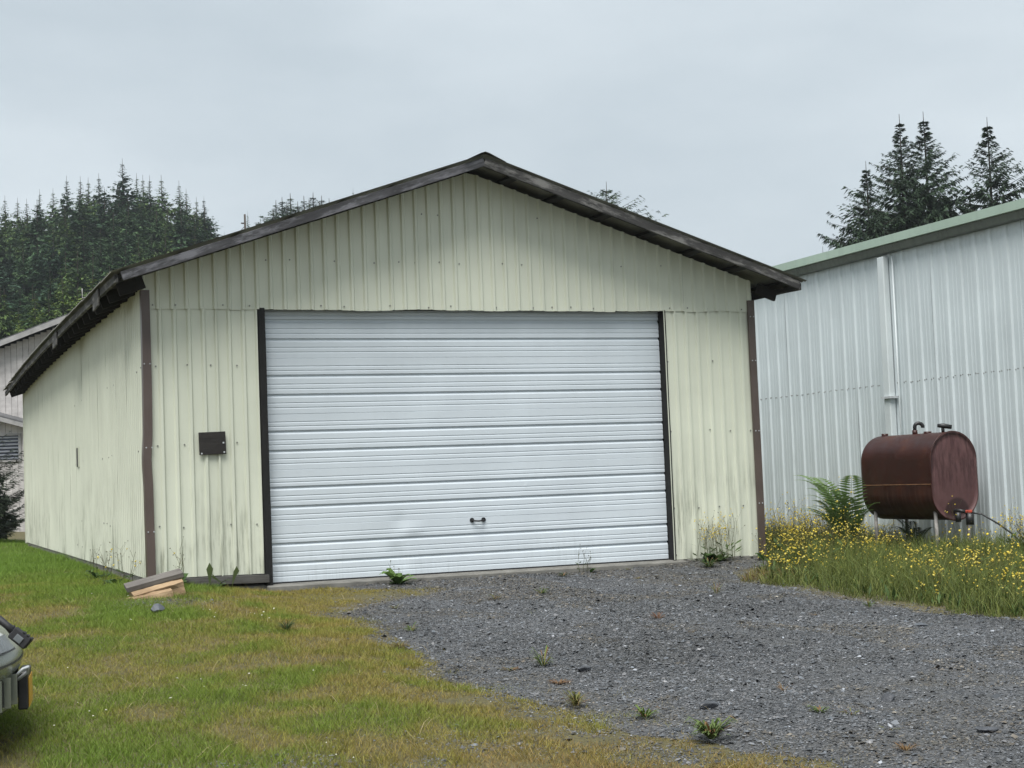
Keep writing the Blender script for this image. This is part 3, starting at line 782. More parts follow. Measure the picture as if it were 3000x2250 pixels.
# front wing with its own lower gable and a blind-covered window
zr1 = hzv(1213, 0); ap2 = -3.2; zap2 = zr1 + .30 * 3.2
for sgn, ln in ((-1, 4.2), (1, 5.4)):
    xa, xb = ap2, ap2 + sgn * ln; za, zb = zap2, zap2 - .30 * ln
    vv = [(xa, -2.4, za), (xb, -2.4, zb), (xb, .0, zb), (xa, .0, za), (xa, -2.4, za + .10), (xb, -2.4, zb + .10), (xb, .0, zb + .10), (xa, .0, za + .10)]
    link('wing_roof', pymesh('wing_roof', vv, [(0, 1, 2, 3), (4, 7, 6, 5), (0, 4, 5, 1), (1, 5, 6, 2)]), house, 'house_roof')
    board('barge_board', (xa + sgn * .01, -2.425, za - .02), (xb, -2.425, zb - .02), .13, .045, 'house_trim', house, bv=0)
wz0, wz1 = hzv(1353, 0), hzv(1284, 0)
xx = -7.0
while xx < 1.9:
    zt = zap2 - .30 * abs(xx + .1 - ap2) - .10
    if -1.6 < xx < 1.25:
        box('plank', xx, xx + .192, -2.03, -2.0, -.2, wz0 - .04, 'house', house); box('plank', xx, xx + .192, -2.03, -2.0, wz1 + .04, zt, 'house', house)
    else: box('plank', xx, xx + .192, -2.03, -2.0, -.2, zt, 'house', house)
    xx += .203
box('wing_wall', -7.0, 2.0, -1.98, -.02, -.3, zap2 - .30 * 5.4, 'interior', house)
wnf = MB(); wnf.box(-1.66, 1.42, -2.08, -1.99, wz0 - .06, wz0); wnf.box(-1.66, 1.42, -2.08, -1.99, wz1, wz1 + .06); wnf.box(-1.66, -1.6, -2.08, -1.99, wz0, wz1); wnf.box(1.36, 1.42, -2.08, -1.99, wz0, wz1)
wno = wnf.build('window', 'house_trim', house)
box('pane', -1.6, 1.36, -2.0, -1.99, wz0, wz1, 'glass', wno)
for i in range(7):
    zz = wz0 + (i + .5) * (wz1 - wz0) / 7
    o = box('slat', -1.6, 1.36, -.012, .012, -.022, .022, 'slat', wno); o.location = (0, -2.03, zz); o.rotation_euler = (R(20), 0, 0)

# ------------------------------------------------------------------ conifers
def conifer(seed, H, RAD, whorls=26, per=7, sprays=9, droop=0.35, bare=0.04, slope=0.42, dark=(0.022, 0.042, 0.024), tip=(0.052, 0.088, 0.036), spray_w=0.34, gap=0.0, lift=0.15, core=0.35, hang=0.5, sl=0.36, tipw=.40, tipl=.12):
    """trunk and limbs plus a crown of many small drooping sprays; branch length grows from the tip downwards"""
    r = np.random.default_rng(seed)
    nb = whorls * per
    u = (np.arange(nb) + r.uniform(0, 1, nb)) / nb
    t = 1 - (1 - u) ** 1.05; t = np.minimum(t, .985)
    k = r.random(nb) > gap; t = t[k]; nb = len(t)
    hh = H * (bare + (.982 - bare) * t)
    L = RAD * (1 - np.exp(-(1 - t) * slope * H / RAD)) * (tipw + (1 - tipw) * smooth(0, tipl, 1 - t)) * r.uniform(.55, 1.18, nb) + H * .003
    az = r.uniform(0, 6.283, nb)
    el = lift * (1 - .3 * t) + .22 * t ** 2 - droop * (1 - t) * r.uniform(.4, 1.2, nb)
    d = np.stack([np.cos(az), np.sin(az), 0 * az], 1); side = np.stack([-d[:, 1], d[:, 0], 0 * az], 1)
    def pos(s, bi):
        z = hh[bi] + L[bi] * (np.tan(el[bi]) * s - droop * .35 * s * s + .16 * s ** 4)
        p = d[bi] * (L[bi] * s)[:, None]; p[:, 2] = z; return p
    ns = np.maximum(2, (sprays * (.08 + .92 * (1 - t) ** .55)).astype(int))
    bi = np.repeat(np.arange(nb), ns * 2)
    n = len(bi); s = .08 + .92 * r.random(n) ** .8; sg = np.where(r.random(n) < .5, -1.0, 1.0); sg = np.where(r.random(n) < .2, 0.0, sg)
    p = pos(s, bi)
    ln = np.maximum(L[bi] * (sl - sl * .5 * s), .035 * RAD) * r.uniform(.6, 1.3, n)
    dr = d[bi] * r.uniform(.35, 1.0, n)[:, None] + side[bi] * (sg * r.uniform(.5, 1.0, n))[:, None]
    dr[:, 2] += r.uniform(-1.0, .15, n) * hang * (1 - .6 * t[bi] ** 3) - .2 * droop + .35 * t[bi] ** 4
    dr /= np.linalg.norm(dr, axis=1)[:, None]
    up = np.stack([r.uniform(-.7, .7, n), r.uniform(-.7, .7, n), np.ones(n)], 1)
    nr = np.cross(dr, up); nr /= np.linalg.norm(nr, axis=1)[:, None] + 1e-9
    wd = (ln * spray_w * r.uniform(.6, 1.25, n))[:, None]
    mid = p + dr * (ln * .45)[:, None]; tp = p + dr * ln[:, None]; tp[:, 2] -= .14 * ln * hang * 2
    V = np.stack([p, mid + nr * wd * .5, tp, mid - nr * wd * .5], 1)
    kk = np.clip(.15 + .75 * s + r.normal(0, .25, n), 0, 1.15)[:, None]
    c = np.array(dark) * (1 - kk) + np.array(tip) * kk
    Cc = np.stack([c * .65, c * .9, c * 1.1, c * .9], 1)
    # dark inner twigs close to the trunk
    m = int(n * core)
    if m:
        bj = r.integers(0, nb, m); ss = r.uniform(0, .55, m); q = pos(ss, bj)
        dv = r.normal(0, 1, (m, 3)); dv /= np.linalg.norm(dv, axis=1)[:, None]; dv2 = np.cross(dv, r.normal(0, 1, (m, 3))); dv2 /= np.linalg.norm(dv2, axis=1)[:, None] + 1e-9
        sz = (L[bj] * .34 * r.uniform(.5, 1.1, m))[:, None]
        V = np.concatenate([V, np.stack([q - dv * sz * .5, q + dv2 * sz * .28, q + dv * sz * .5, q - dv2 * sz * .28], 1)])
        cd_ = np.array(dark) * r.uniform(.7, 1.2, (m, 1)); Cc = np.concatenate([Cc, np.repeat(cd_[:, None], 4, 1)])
    # leader shoots
    g = 12; zt = H * (.955 + .045 * np.arange(g) / g); ga = r.uniform(0, 6.28, g); gl = H * .0045 * (1.1 - np.arange(g) / g)
    pv = np.stack([0 * zt, 0 * zt, zt], 1); ev = pv + np.stack([np.cos(ga) * gl, np.sin(ga) * gl, gl * .9], 1); sv = np.stack([-np.sin(ga), np.cos(ga), 0 * ga], 1) * (gl * .22)[:, None]
    V = np.concatenate([V, np.stack([pv, (pv + ev) / 2 + sv, ev, (pv + ev) / 2 - sv], 1)]); Cc = np.concatenate([Cc, np.tile(np.array(tip) * .9, (g, 4, 1))])
    V = V.reshape(-1, 3); Cc = Cc.reshape(-1, 3)
    crown = npmesh('crown', V, np.arange(len(V)).reshape(-1, 4), Cc)
    tb = MB(); tb.add(tube_vf([(0, 0, 0), (0.002 * H, 0, H * .35), (0, 0.001 * H, H * .7), (0, 0, H)], [H * .012, H * .009, H * .0045, H * .0006], 7))
    idx = np.arange(0, nb, 2)
    a_ = pos(np.zeros(len(idx)), idx); b_ = pos(np.full(len(idx), .45), idx); c_ = pos(np.full(len(idx), .85), idx)
    for i in range(len(idx)): tb.tube([tuple(a_[i]), tuple(b_[i]), tuple(c_[i])], [L[idx[i]] * .012, L[idx[i]] * .008, L[idx[i]] * .003], 3)
    return crown, pymesh('trunk', tb.v, tb.f)
def place_tree(name, proto, loc, sc, rz, label, group=None, tilt=(0, 0)):
    e = empty(name, loc, label, 'tree', group, rz); e.scale = sc; e.rotation_euler = (tilt[0], tilt[1], rz)
    link('crown', proto[0], e, 'needle'); link('trunk', proto[1], e, 'bark')
    return e
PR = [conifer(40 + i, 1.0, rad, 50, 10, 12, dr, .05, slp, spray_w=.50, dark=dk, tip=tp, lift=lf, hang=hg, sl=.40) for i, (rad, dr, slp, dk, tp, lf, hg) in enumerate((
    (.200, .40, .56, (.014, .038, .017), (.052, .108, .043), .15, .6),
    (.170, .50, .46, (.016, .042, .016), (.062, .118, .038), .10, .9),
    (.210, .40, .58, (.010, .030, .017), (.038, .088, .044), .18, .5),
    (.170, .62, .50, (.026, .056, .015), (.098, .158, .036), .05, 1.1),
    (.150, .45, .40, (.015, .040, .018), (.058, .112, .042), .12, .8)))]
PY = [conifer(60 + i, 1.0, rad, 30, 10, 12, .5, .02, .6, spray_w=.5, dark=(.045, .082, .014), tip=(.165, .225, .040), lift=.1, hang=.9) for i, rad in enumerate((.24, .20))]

rt = random.Random(77)
sky_tops = [(-140, 590, 0), (-95, 560, 1), (-50, 580, 3), (14, 572, 1), (51, 579, 3), (78, 582, 1), (116, 554, 1), (155, 550, 3), (195, 514, 0), (235, 516, 1), (258, 520, 3), (289, 507, 0), (358, 463, 2),
            (400, 507, 1), (418, 512, 3), (438, 514, 1), (472, 512, 3), (524, 528, 1), (545, 552, 1), (575, 577, 3), (597, 574, 2)]
names_ = {358: 'tallest dark spruce, its tip highest on the wooded hillside', 195: 'broad feathery spruce left of the tallest one on the hillside', 289: 'second tallest pointed spruce just left of the tallest hillside spruce',
          524: 'narrow spruce near the right end of the hillside skyline', 597: 'last spruce where the hillside wood ends on the right', 472: 'blunt topped hemlock right of the tallest hillside spruce', 14: 'leftmost skyline spruce at the edge of the picture'}
for (px, py, kk) in sky_tops:
    dep = rt.uniform(160, 172); p = at(px, py, dep)
    zb = G(p[0], p[1]) - .5; Ht = p[2] - zb
    lab = names_.get(px, 'dark spruce on the skyline of the wooded hillside behind the garage')
    s = Ht * rt.uniform(.85, 1.05)
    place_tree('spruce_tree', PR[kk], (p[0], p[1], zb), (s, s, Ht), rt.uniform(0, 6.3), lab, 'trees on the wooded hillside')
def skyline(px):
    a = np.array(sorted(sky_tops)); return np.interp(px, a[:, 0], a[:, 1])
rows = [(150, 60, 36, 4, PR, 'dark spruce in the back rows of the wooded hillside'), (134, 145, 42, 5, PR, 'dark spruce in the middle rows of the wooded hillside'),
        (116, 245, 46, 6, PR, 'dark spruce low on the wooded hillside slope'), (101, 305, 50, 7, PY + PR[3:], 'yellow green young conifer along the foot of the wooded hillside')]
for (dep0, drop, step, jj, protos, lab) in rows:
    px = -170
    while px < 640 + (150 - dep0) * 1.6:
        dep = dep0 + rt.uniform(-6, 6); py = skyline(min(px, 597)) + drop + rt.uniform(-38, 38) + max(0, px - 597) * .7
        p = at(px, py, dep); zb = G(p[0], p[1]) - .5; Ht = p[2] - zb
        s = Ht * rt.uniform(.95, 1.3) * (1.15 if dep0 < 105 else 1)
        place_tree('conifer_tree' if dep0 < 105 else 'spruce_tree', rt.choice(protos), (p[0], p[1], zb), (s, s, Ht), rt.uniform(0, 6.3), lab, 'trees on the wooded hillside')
        px += step * rt.uniform(.75, 1.25)
# small far trees over the left roof slope
far = [(657, 676, 210, 1), (672, 690, 210, 3), (725, 617, 190, 1), (763, 628, 200, 1), (808, 586, 200, 1), (826, 577, 200, 0), (850, 566, 200, 3), (890, 574, 200, 1), (917, 564, 200, 2), (942, 573, 200, 0), (964, 581, 200, 3), (1034, 548, 205, 1), (1060, 559, 205, 0), (872, 590, 190, 2), (935, 590, 190, 3), (840, 592, 190, 0), (905, 585, 188, 3), (800, 612, 188, 1)]
fl = {725: 'small thin spruce beside the utility pole above the roof', 763: 'lone small spruce tip between the pole and the tree clump above the roof', 1034: 'taller of two lone spruce tips above the left roof slope', 1060: 'shorter of two lone spruce tips above the left roof slope', 657: 'tiny spruce tip just right of the wooded hillside', 672: 'tiny bare conifer tip above the roof right of the hillside'}
for (px, py, dep, kk) in far:
    p = at(px, py, dep); Ht = 15.0 if px in (725, 763, 1034, 1060, 657, 672) else 19.0
    zb = G(p[0], p[1]) - .5; Ht = max(Ht, p[2] - zb)
    s = Ht * (.5 if px in (725, 763, 1034, 1060, 657, 672) else 2.0)
    place_tree('spruce_tree', PR[kk], (p[0], p[1], zb), (s, s, Ht), rt.uniform(0, 6.3), fl.get(px, 'hazy green conifer in the clump above the left roof slope'), 'far trees over the roof')
# loose hemlock behind the right roof slope
p = at(1776, 532, 60); zb = G(p[0], p[1]) - .2; Ht = p[2] - zb
pr = conifer(5, Ht, 3.8, 110, 7, 30, .30, .1, 1.25, spray_w=.24, gap=.15, lift=.24, dark=(.018, .036, .018), tip=(.050, .082, .034), core=0, hang=1.0, sl=.20, tipw=.55, tipl=.06)
place_tree('hemlock_tree', pr, (p[0], p[1], zb), (1, 1, 1), 1.1, 'loose crowned hemlock top showing above the right roof slope')
# spruces behind the white building
for (px, py, dep, rad, sd_, gp_, lab) in ((2634, 334, 70, 4.3, 21, .06, 'dark spruce behind the white building, the middle of three tall tips'),
                                    (2704, 327, 72, 5.0, 22, .10, 'tallest spruce of the cluster behind the white building'),
                                    (2891, 343, 70, 5.2, 23, .22, 'open branched spruce at the right edge behind the white building'),
                                    (2536, 472, 68, 3.9, 24, .05, 'shorter bushy spruce at the left of the cluster behind the white building'),
                                    (2770, 560, 76, 4.5, 26, .1, 'low spruce filling the gap between the tall spruces behind the white building')):
    p = at(px, py, dep); zb = G(p[0], p[1]) - .2; Ht = p[2] - zb
    pr = conifer(sd_, Ht, rad * 1.05, 62, 8, 50, .30, .06, .72, spray_w=.30, gap=gp_, lift=.30, dark=(.010, .024, .013), tip=(.033, .062, .028), core=0, hang=.9, sl=.20, tipw=.22, tipl=.20)
    place_tree('spruce_tree', pr, (p[0], p[1], zb), (1, 1, 1), rt.uniform(0, 6), lab, 'spruces behind the white building')
p = at(2410, 722, 66); zb = G(p[0], p[1]) - .2; Ht = p[2] - zb
pr = conifer(31, Ht, 3.0, 22, 6, 30, .4, .05, .7, spray_w=.20, gap=.1, lift=.2, dark=(.012, .024, .015), tip=(.034, .054, .026), sl=.24)
place_tree('spruce_tree', pr, (p[0], p[1], zb), (1, 1, 1), 2.2, 'spruce tip just peeking over the green eave near the garage', 'spruces behind the white building')
# young spruce by the far left corner of the garage
p = at(-75, 1600, 33.0); zb = G(p[0], p[1]) - .05
pr = conifer(33, 2.9, 1.5, 17, 9, 60, .05, .03, 1.2, spray_w=.16, lift=.30, dark=(.012, .022, .014), tip=(.036, .052, .028), core=.1, hang=.25, sl=.22)
place_tree('young_spruce', pr, (p[0], p[1], zb), (1, 1, 1), .4, 'dark young spruce at the far left corner of the garage')
p = at(-30, 1600, 36.0)
pr = conifer(34, 2.0, 1.2, 15, 9, 60, .05, .02, 1.2, spray_w=.16, lift=.25, dark=(.011, .020, .013), tip=(.032, .046, .024), core=.1, hang=.25, sl=.22)
place_tree('young_spruce', pr, (p[0], p[1], G(p[0], p[1]) - .05), (1, 1, 1), 1.4, 'low dark spruce shrub in front of the grey house')
# utility pole and wires
p = at(717, 628, 120); zb = G(p[0], p[1]) - .3
pole = empty('utility_pole', (p[0], p[1], zb), 'thin dark utility pole rising above the left roof slope', 'pole')
tube('shaft', [(0, 0, 0), (0, 0, p[2] - zb)], [.13, .075], 'bark', pole, 8)
box('insulator_arm', -.30, .05, -.04, .04, p[2] - zb - .75, p[2] - zb - .65, 'bark', pole)
a_ = Vector(p); 
for (q, dz, lab) in (((560, 700, 150), -.9, 'upper grey cable running down left from the utility pole'), ((690, 706, 118), -1.1, 'lower guy cable running steeply down from the utility pole')):
    e_ = Vector(at(*q)); s_ = a_ + Vector((0, 0, dz)); pts = []
    for i in range(13):
        u = i / 12; pts.append(tuple(s_.lerp(e_, u) + Vector((0, 0, -1.2 * 4 * u * (1 - u) * (.4 if dz < -1 else 1)))))
    setp(tube('cable', pts, 0.022, 'black', None, 5), lab, 'cable')

# ------------------------------------------------------------------ parked car, only its nose reaches into the picture
ang_c = R(14.3)
rh = Vector((CR[0], CR[1], 0)).normalized(); fh = Vector((CF[0], CF[1], 0)).normalized()
fw = rh * math.cos(ang_c) + fh * math.sin(ang_c)
pc = at(59, 2018, 8.35); gcar = G(-6.3, -7.6)
car = empty('parked_car', (pc[0], pc[1], gcar), 'silver green car whose nose with yellow plate pokes in at the left edge', 'car', None, math.atan2(fw.y, fw.x))
zpx = lambda py, px=30, d=8.1: float(at(px, py, d)[2] - gcar)
M['car'] = plain('car_paint', (0.23, 0.25, 0.21), 0.25, 0.06, 2.0, 0.5)
M['lens'] = plain('headlight_lens', (0.50, 0.52, 0.52), 0.12, 0.25, 9)
M['lens_dark'] = plain('headlight_dark', (0.10, 0.11, 0.115), 0.15, 0.4, 12)
M['carglass'] = plain('car_glass', (0.015, 0.018, 0.02), 0.05)
M['plate_y'] = plain('yellow_plate', (0.62, 0.33, 0.02), 0.45, 0.12, 8)
zb_, zband0, zband1, zh1 = zpx(2088), zpx(1968), zpx(1905), zpx(1822, 0, 7.7)
prof = [(zb_, -.06), (zb_ + .04, -.015), (zband0 - .02, -.02), (zband0, .0), ((zband0 + zband1) / 2, .012), (zband1, -.01), (zband1 + .07, -.05), (zh1 - .04, -.14), (zh1, -.22), (zh1 + .06, -.45), (zh1 + .16, -1.35), (zh1 + .62, -2.05), (zh1 + .70, -2.7), (zh1 + .66, -3.6), (zh1 + .1, -4.05), (zb_ + .1, -4.1), (zb_, -3.9)]
yv = np.linspace(-.86, .86, 19); vv = []; ff = []
plan = lambda y: .16 * (abs(y) / .86) ** 2.2
for (z, x) in prof:
    for y in yv:
        vv.append((x - plan(y) * (1 if x > -1 else .25), y * (1 if z < zh1 + .2 else .84), z))
nY = len(yv)
for j in range(len(prof)):
    j2 = (j + 1) % len(prof)
    for i in range(nY - 1): ff.append((j * nY + i, j * nY + i + 1, j2 * nY + i + 1, j2 * nY + i))
ff.append(tuple(j * nY for j in range(len(prof)))); ff.append(tuple(j * nY + nY - 1 for j in range(len(prof)))[::-1])
me = pymesh('body', vv, ff); me.polygons.foreach_set('use_smooth', [len(p.vertices) == 4 for p in me.polygons]); link('body', me, car, 'car')
def nose_patch(name, y0, y1, rows, mat, parent, off=.008, nn=10):
    vv = []; ff = []
    for (z, x) in rows:
        for i in range(nn + 1):
            y = y0 + (y1 - y0) * i / nn; vv.append((x - plan(y) + off, y + (off if y > .8 else -off if y < -.8 else 0), z))
    for j in range(len(rows) - 1):
        for i in range(nn): a = j * (nn + 1) + i; ff.append((a, a + 1, a + nn + 2, a + nn + 1))
    return link(name, pymesh(name, vv, ff, True), parent, mat)
for sg in (-1, 1):
    hl = nose_patch('headlight', sg * .24, sg * .862, [(zband1 + .01, -.015), (zband1 + .07, -.05), (zh1 - .04, -.14), (zh1 - .01, -.205)], 'lens', car)
    nose_patch('lamp_shroud', sg * .26, sg * .864, [(zband1 + .012, -.010), (zband1 + .05, -.035), (zband1 + .085, -.058)], 'lens_dark', hl, .012)
    nose_patch('lamp_gap', sg * .235, sg * .866, [(zband1 + .003, -.008), (zband1 + .013, -.014)], 'black', hl, .013)
    nose_patch('lamp_chrome', sg * .27, sg * .80, [(zh1 - .075, -.115), (zh1 - .06, -.13)], 'zinc', hl, .012)
    tube('fog_lamp', [(-.20, sg * .62, zb_ + .16), (-.10, sg * .62, zb_ + .16)], .05, 'lens_dark', car, 14)
nose_patch('lower_grille', -.78, .78, [(zb_ + .06, -.015), (zband0 - .03, -.018)], 'black', car, .006)
nose_patch('bumper_gap', -.86, .86, [((zband0 + zband1) / 2 - .006, .012), ((zband0 + zband1) / 2 + .004, .011)], 'black', car, .004)
for yy in (-.6, -.45, -.3): box('grille_strut', -.02 - plan(yy), .02 - plan(yy), yy - .01, yy + .01, zb_ + .05, zband0 - .01, 'car', car)
box('plate_bracket', .0, .05, -.20, .17, zb_ + .005, zpx(1975), 'black', car, .006)
box('license_plate', .052, .056, -.152, .152, zpx(2062, 55, 8.35), zpx(1978, 55, 8.35), 'plate_y', car)
tube('tow_loop', [(-.02, -.26, zpx(1990)), (.03, -.26, zpx(1962)), (.055, -.24, zpx(1958)), (.05, -.22, zpx(1975)), (-.0, -.22, zpx(1995))], .009, 'zinc', car, 6)
for (wx, wy) in ((-.85, -.78), (-.85, .78), (-3.35, -.78), (-3.35, .78)):
    th = np.linspace(0, 2 * math.pi, 25)[:-1]
    vv = []; ff = []; rings = [(.19, -.09), (.30, -.105), (.325, -.07), (.325, .07), (.30, .105), (.19, .09)]
    for (r_, yo) in rings: vv += [(wx + r_ * math.cos(a), wy + yo, .325 + r_ * math.sin(a)) for a in th]
    for j in range(5):
        for i in range(24): ff.append((j * 24 + i, j * 24 + (i + 1) % 24, (j + 1) * 24 + (i + 1) % 24, (j + 1) * 24 + i))
    wl = link('wheel', pymesh('wheel', vv, ff, True), car, 'rubber')
    tube('rim', [(wx, wy - .085, .325), (wx, wy + .085, .325)], .195, 'zinc', wl, 20)
for sg in (-1, 1):
    y_ = sg * .735
    vv = [(-1.75, y_, zh1 + .22), (-3.5, y_, zh1 + .22), (-3.3, y_, zh1 + .58), (-2.25, y_, zh1 + .58)]
    link('side_window', pymesh('side_window', vv, [(0, 1, 2, 3)]), car, 'carglass')
link('windscreen', pymesh('windscreen', [(-1.40, -.66, zh1 + .20), (-1.40, .66, zh1 + .20), (-2.0, .60, zh1 + .605), (-2.0, -.60, zh1 + .605)], [(0, 1, 2, 3)]), car, 'carglass')
inv_c = Matrix.Translation(car.location) @ Matrix.Rotation(car.rotation_euler.z, 4, 'Z'); inv_c = inv_c.inverted()
lc = lambda px, py, d: tuple(inv_c @ Vector(at(px, py, d)))
tube('plug_cable', [lc(-110, 1800, 7.6), lc(-60, 1788, 7.55), (lc(0, 1816, 7.5)), lc(22, 1834, 7.5), lc(40, 1850, 7.5)], [.018, .018, .019, .017, .022], 'rubber', car, 8)
pa, pb = Vector(lc(36, 1850, 7.5)), Vector(lc(84, 1888, 7.5))
pl = board('cable_plug', pa, pb, .062, .05, 'rubber', car, up=(0.4, 0, 1), bv=.006)
box('plug_latch', .03, .07, -.032, -.026, -.022, .012, 'lens_dark', pl, .002)
for i in range(3): box('plug_ridge', .045 + i * .022, .055 + i * .022, -.028, .028, .031, .035, 'rubber', pl)
tube('plug_tab', [lc(32, 1838, 7.5), lc(44, 1836, 7.5)], .008, 'rubber', car, 6)

# ------------------------------------------------------------------ loose gravel and rocks
m, t, b = newmat('stone_chips')
a = t.nodes.new('ShaderNodeAttribute'); a.attribute_name = 'Col'; t.links.new(a.outputs['Color'], b.inputs['Base Color'])
b.inputs['Roughness'].default_value = 0.42; M['chips'] = m
OCT = np.array([(1, 0, 0), (0, 1, 0), (-1, 0, 0), (0, -1, 0), (0, 0, 1), (0, 0, -1)], float)
OCF = np.array([(0, 1, 4), (1, 2, 4), (2, 3, 4), (3, 0, 4)])
def chips(name, x, y, z, size, flat, col):
    n = len(x)
    v = OCT[None] * rng.uniform(.55, 1.25, (n, 6, 1))
    v = v + rng.uniform(-.25, .25, (n, 6, 3))
    v[:, :, 2] *= flat[:, None]
    v *= size[:, None, None]
    az = rng.uniform(0, 6.283, n); c, s = np.cos(az), np.sin(az)
    ti = rng.normal(0, .28, n); ct, stt = np.cos(ti), np.sin(ti)
    y2 = v[:, :, 1] * ct[:, None] - v[:, :, 2] * stt[:, None]; z2 = v[:, :, 1] * stt[:, None] + v[:, :, 2] * ct[:, None]
    xx = v[:, :, 0] * c[:, None] - y2 * s[:, None]; yy = v[:, :, 0] * s[:, None] + y2 * c[:, None]
    P = np.stack([xx + x[:, None], yy + y[:, None], z2 + z[:, None]], -1).reshape(-1, 3)
    F = (OCF[None] + (np.arange(n) * 6)[:, None, None]).reshape(-1, 3)
    return npmesh(name, P, F, np.repeat(col, 6, 0))
N = 470000
x = rng.uniform(-3.6, 4.0, N); y = rng.uniform(-12.2, 0.1, N)
jx = x + rng.normal(0, .16, N); jy = y + rng.normal(0, .2, N)
k = in_poly(jx, jy, GRAVEL); x, y = x[k], y[k]
xb = rng.uniform(-5.2, -2.0, 60000); yb = rng.uniform(-11, -8.3, 60000); kb = ~in_poly(xb, yb, GRAVEL) & (rng.random(60000) < .55 * smooth(.40, .62, fbm(xb * 2.3, yb * 1.9, 12)) * smooth(-8.3, -9.3, yb)); x = np.concatenate([x, xb[kb]]); y = np.concatenate([y, yb[kb]])
xb = rng.uniform(-4.4, -3.0, 9000); yb = rng.uniform(-2.4, -1.0, 9000); kb = rng.random(9000) < .7 * np.exp(-(((xb + 3.72) / .45) ** 2 + ((yb + 1.65) / .45) ** 2)); x = np.concatenate([x, xb[kb]]); y = np.concatenate([y, yb[kb]])
z = gz(x, y); k = in_view(x, y, z, 60) & (rng.random(len(x)) < .55 + .45 * smooth(.3, .5, fbm(x * 1.7, y * .6, 88))); x, y, z = x[k], y[k], z[k]
ed = np.where(in_poly(x, y, GRAVEL), poly_dist(x, y, GRAVEL), 0)
z = z + 0.018 * smooth(0, .35, ed) + smooth(0, .3, ed) * (0.012 * (fbm(x * 5, y * 5, 4) - .5) + 0.03 * (fbm(x * 1.1, y * 1.1, 9) - .5))
n = len(x); dens = fbm(x * .9, y * .9, 31)
u = rng.random(n); size = .0042 + .0070 * u ** 2.0 + .014 * (u > .975) * rng.random(n)
tone = .028 + .135 * rng.random(n) ** 1.6 + .07 * (dens - .5)
tone = np.where(rng.random(n) > .985, rng.uniform(.18, .34, n), tone)
warm = rng.uniform(-.06, .05, n)
col = np.stack([tone * (1 + warm), tone * (1.03), tone * (1.09 - warm)], 1)
brown = (fbm(x * 1.3, y * 1.3, 55) + .22 * smooth(-3.2, -.6, y) > .60) & (rng.random(n) < .6); col[brown] *= np.array([1.0, .86, .66])
setp(link('loose_gravel', chips('loose_gravel', x, y, z + size * .25, size, rng.uniform(.25, .6, n), col), None, 'chips'), 'loose grey slate chips covering the driveway', 'gravel', None, 'stuff')
print('chips', n)

M['rock'] = plain('slate_rock', (0.05, 0.053, 0.060), 0.5, 0.4, 12, 0, 0.5)
M['rock_pale'] = plain('pale_slate', (0.075, 0.083, 0.095), 0.6, 0.3, 10, 0, 0.5)
def rock(px_xyz, sx, sy, sz, mat, label, seed, tilt=(0, 0), rz=0.0):
    bm = bmesh.new(); bmesh.ops.create_icosphere(bm, subdivisions=3, radius=1.0)
    r = random.Random(seed); pl_ = [(Vector((r.uniform(-1, 1), r.uniform(-1, 1), r.uniform(-1, 1))).normalized(), r.uniform(.55, .85)) for _ in range(11)]
    for v in bm.verts:
        for nrm, d in pl_:
            q = v.co.dot(nrm) - d
            if q > 0: v.co -= nrm * q * .95
        v.co += v.co.normalized() * r.uniform(-.02, .02)
        v.co = Vector((v.co.x * sx, v.co.y * sy, v.co.z * sz))
    me = bpy.data.meshes.new('rock'); bm.to_mesh(me); bm.free()
    o = link('rock', me, None, mat); o.location = (px_xyz[0], px_xyz[1], G(px_xyz[0], px_xyz[1]) + .016 + sz * .45); o.rotation_euler = (tilt[0], tilt[1], rz)
    return setp(o, label, 'rock', 'rocks lying on the drive')
rock((-1.82, -8.57), .085, .05, .028, 'rock', 'largest black slate slab lying on the gravel', 2, (0, .1), .5)
rock((-.75, -8.79), .05, .04, .032, 'rock', 'upright dark angular stone standing in the right gravel', 3, (.3, -.5), -.4)
rock((-1.80, -6.80), .10, .04, .022, 'rock', 'long dark slate sliver in the middle of the gravel', 4, (0, .1), .7)
rock((-4.03, -2.60), .07, .06, .05, 'rock_pale', 'smooth blue grey stone in the grass below the firewood', 7)
rock((-.85, -9.79), .075, .04, .018, 'rock', 'thin flat dark stone in the lower right gravel', 8, (0, .1), -.2)
rock((1.40, -6.18), .06, .04, .02, 'rock_pale', 'pale flat stone near the weeds on the right', 9, (.1, .1), -.3)

# ------------------------------------------------------------------ grass
def blades(name, x, y, z, h, wd, lean, col, curl=.5):
    """two segment bent blades as triangles"""
    n = len(x); az = rng.uniform(0, 6.283, n); fa = rng.uniform(0, 6.283, n)
    dx, dy = np.cos(az), np.sin(az); sx, sy = np.cos(fa) * wd, np.sin(fa) * wd
    mxx = x + dx * h * lean * .35; myy = y + dy * h * lean * .35; mz = z + h * .55
    tx = x + dx * h * lean; ty = y + dy * h * lean; tz = z + h * (1 - .35 * curl * lean)
    P = np.stack([np.stack([x - sx, y - sy, z], 1), np.stack([x + sx, y + sy, z], 1), np.stack([mxx - sx * .8, myy - sy * .8, mz], 1), np.stack([mxx + sx * .8, myy + sy * .8, mz], 1), np.stack([tx, ty, tz], 1)], 1).reshape(-1, 3)
    F = (np.array([(0, 1, 3), (0, 3, 2), (2, 3, 4)])[None] + (np.arange(n) * 5)[:, None, None]).reshape(-1, 3)
    return npmesh(name, P, F, np.repeat(col, 5, 0) * np.tile(np.array([.75, .75, 1, 1, 1.1]), n)[:, None])
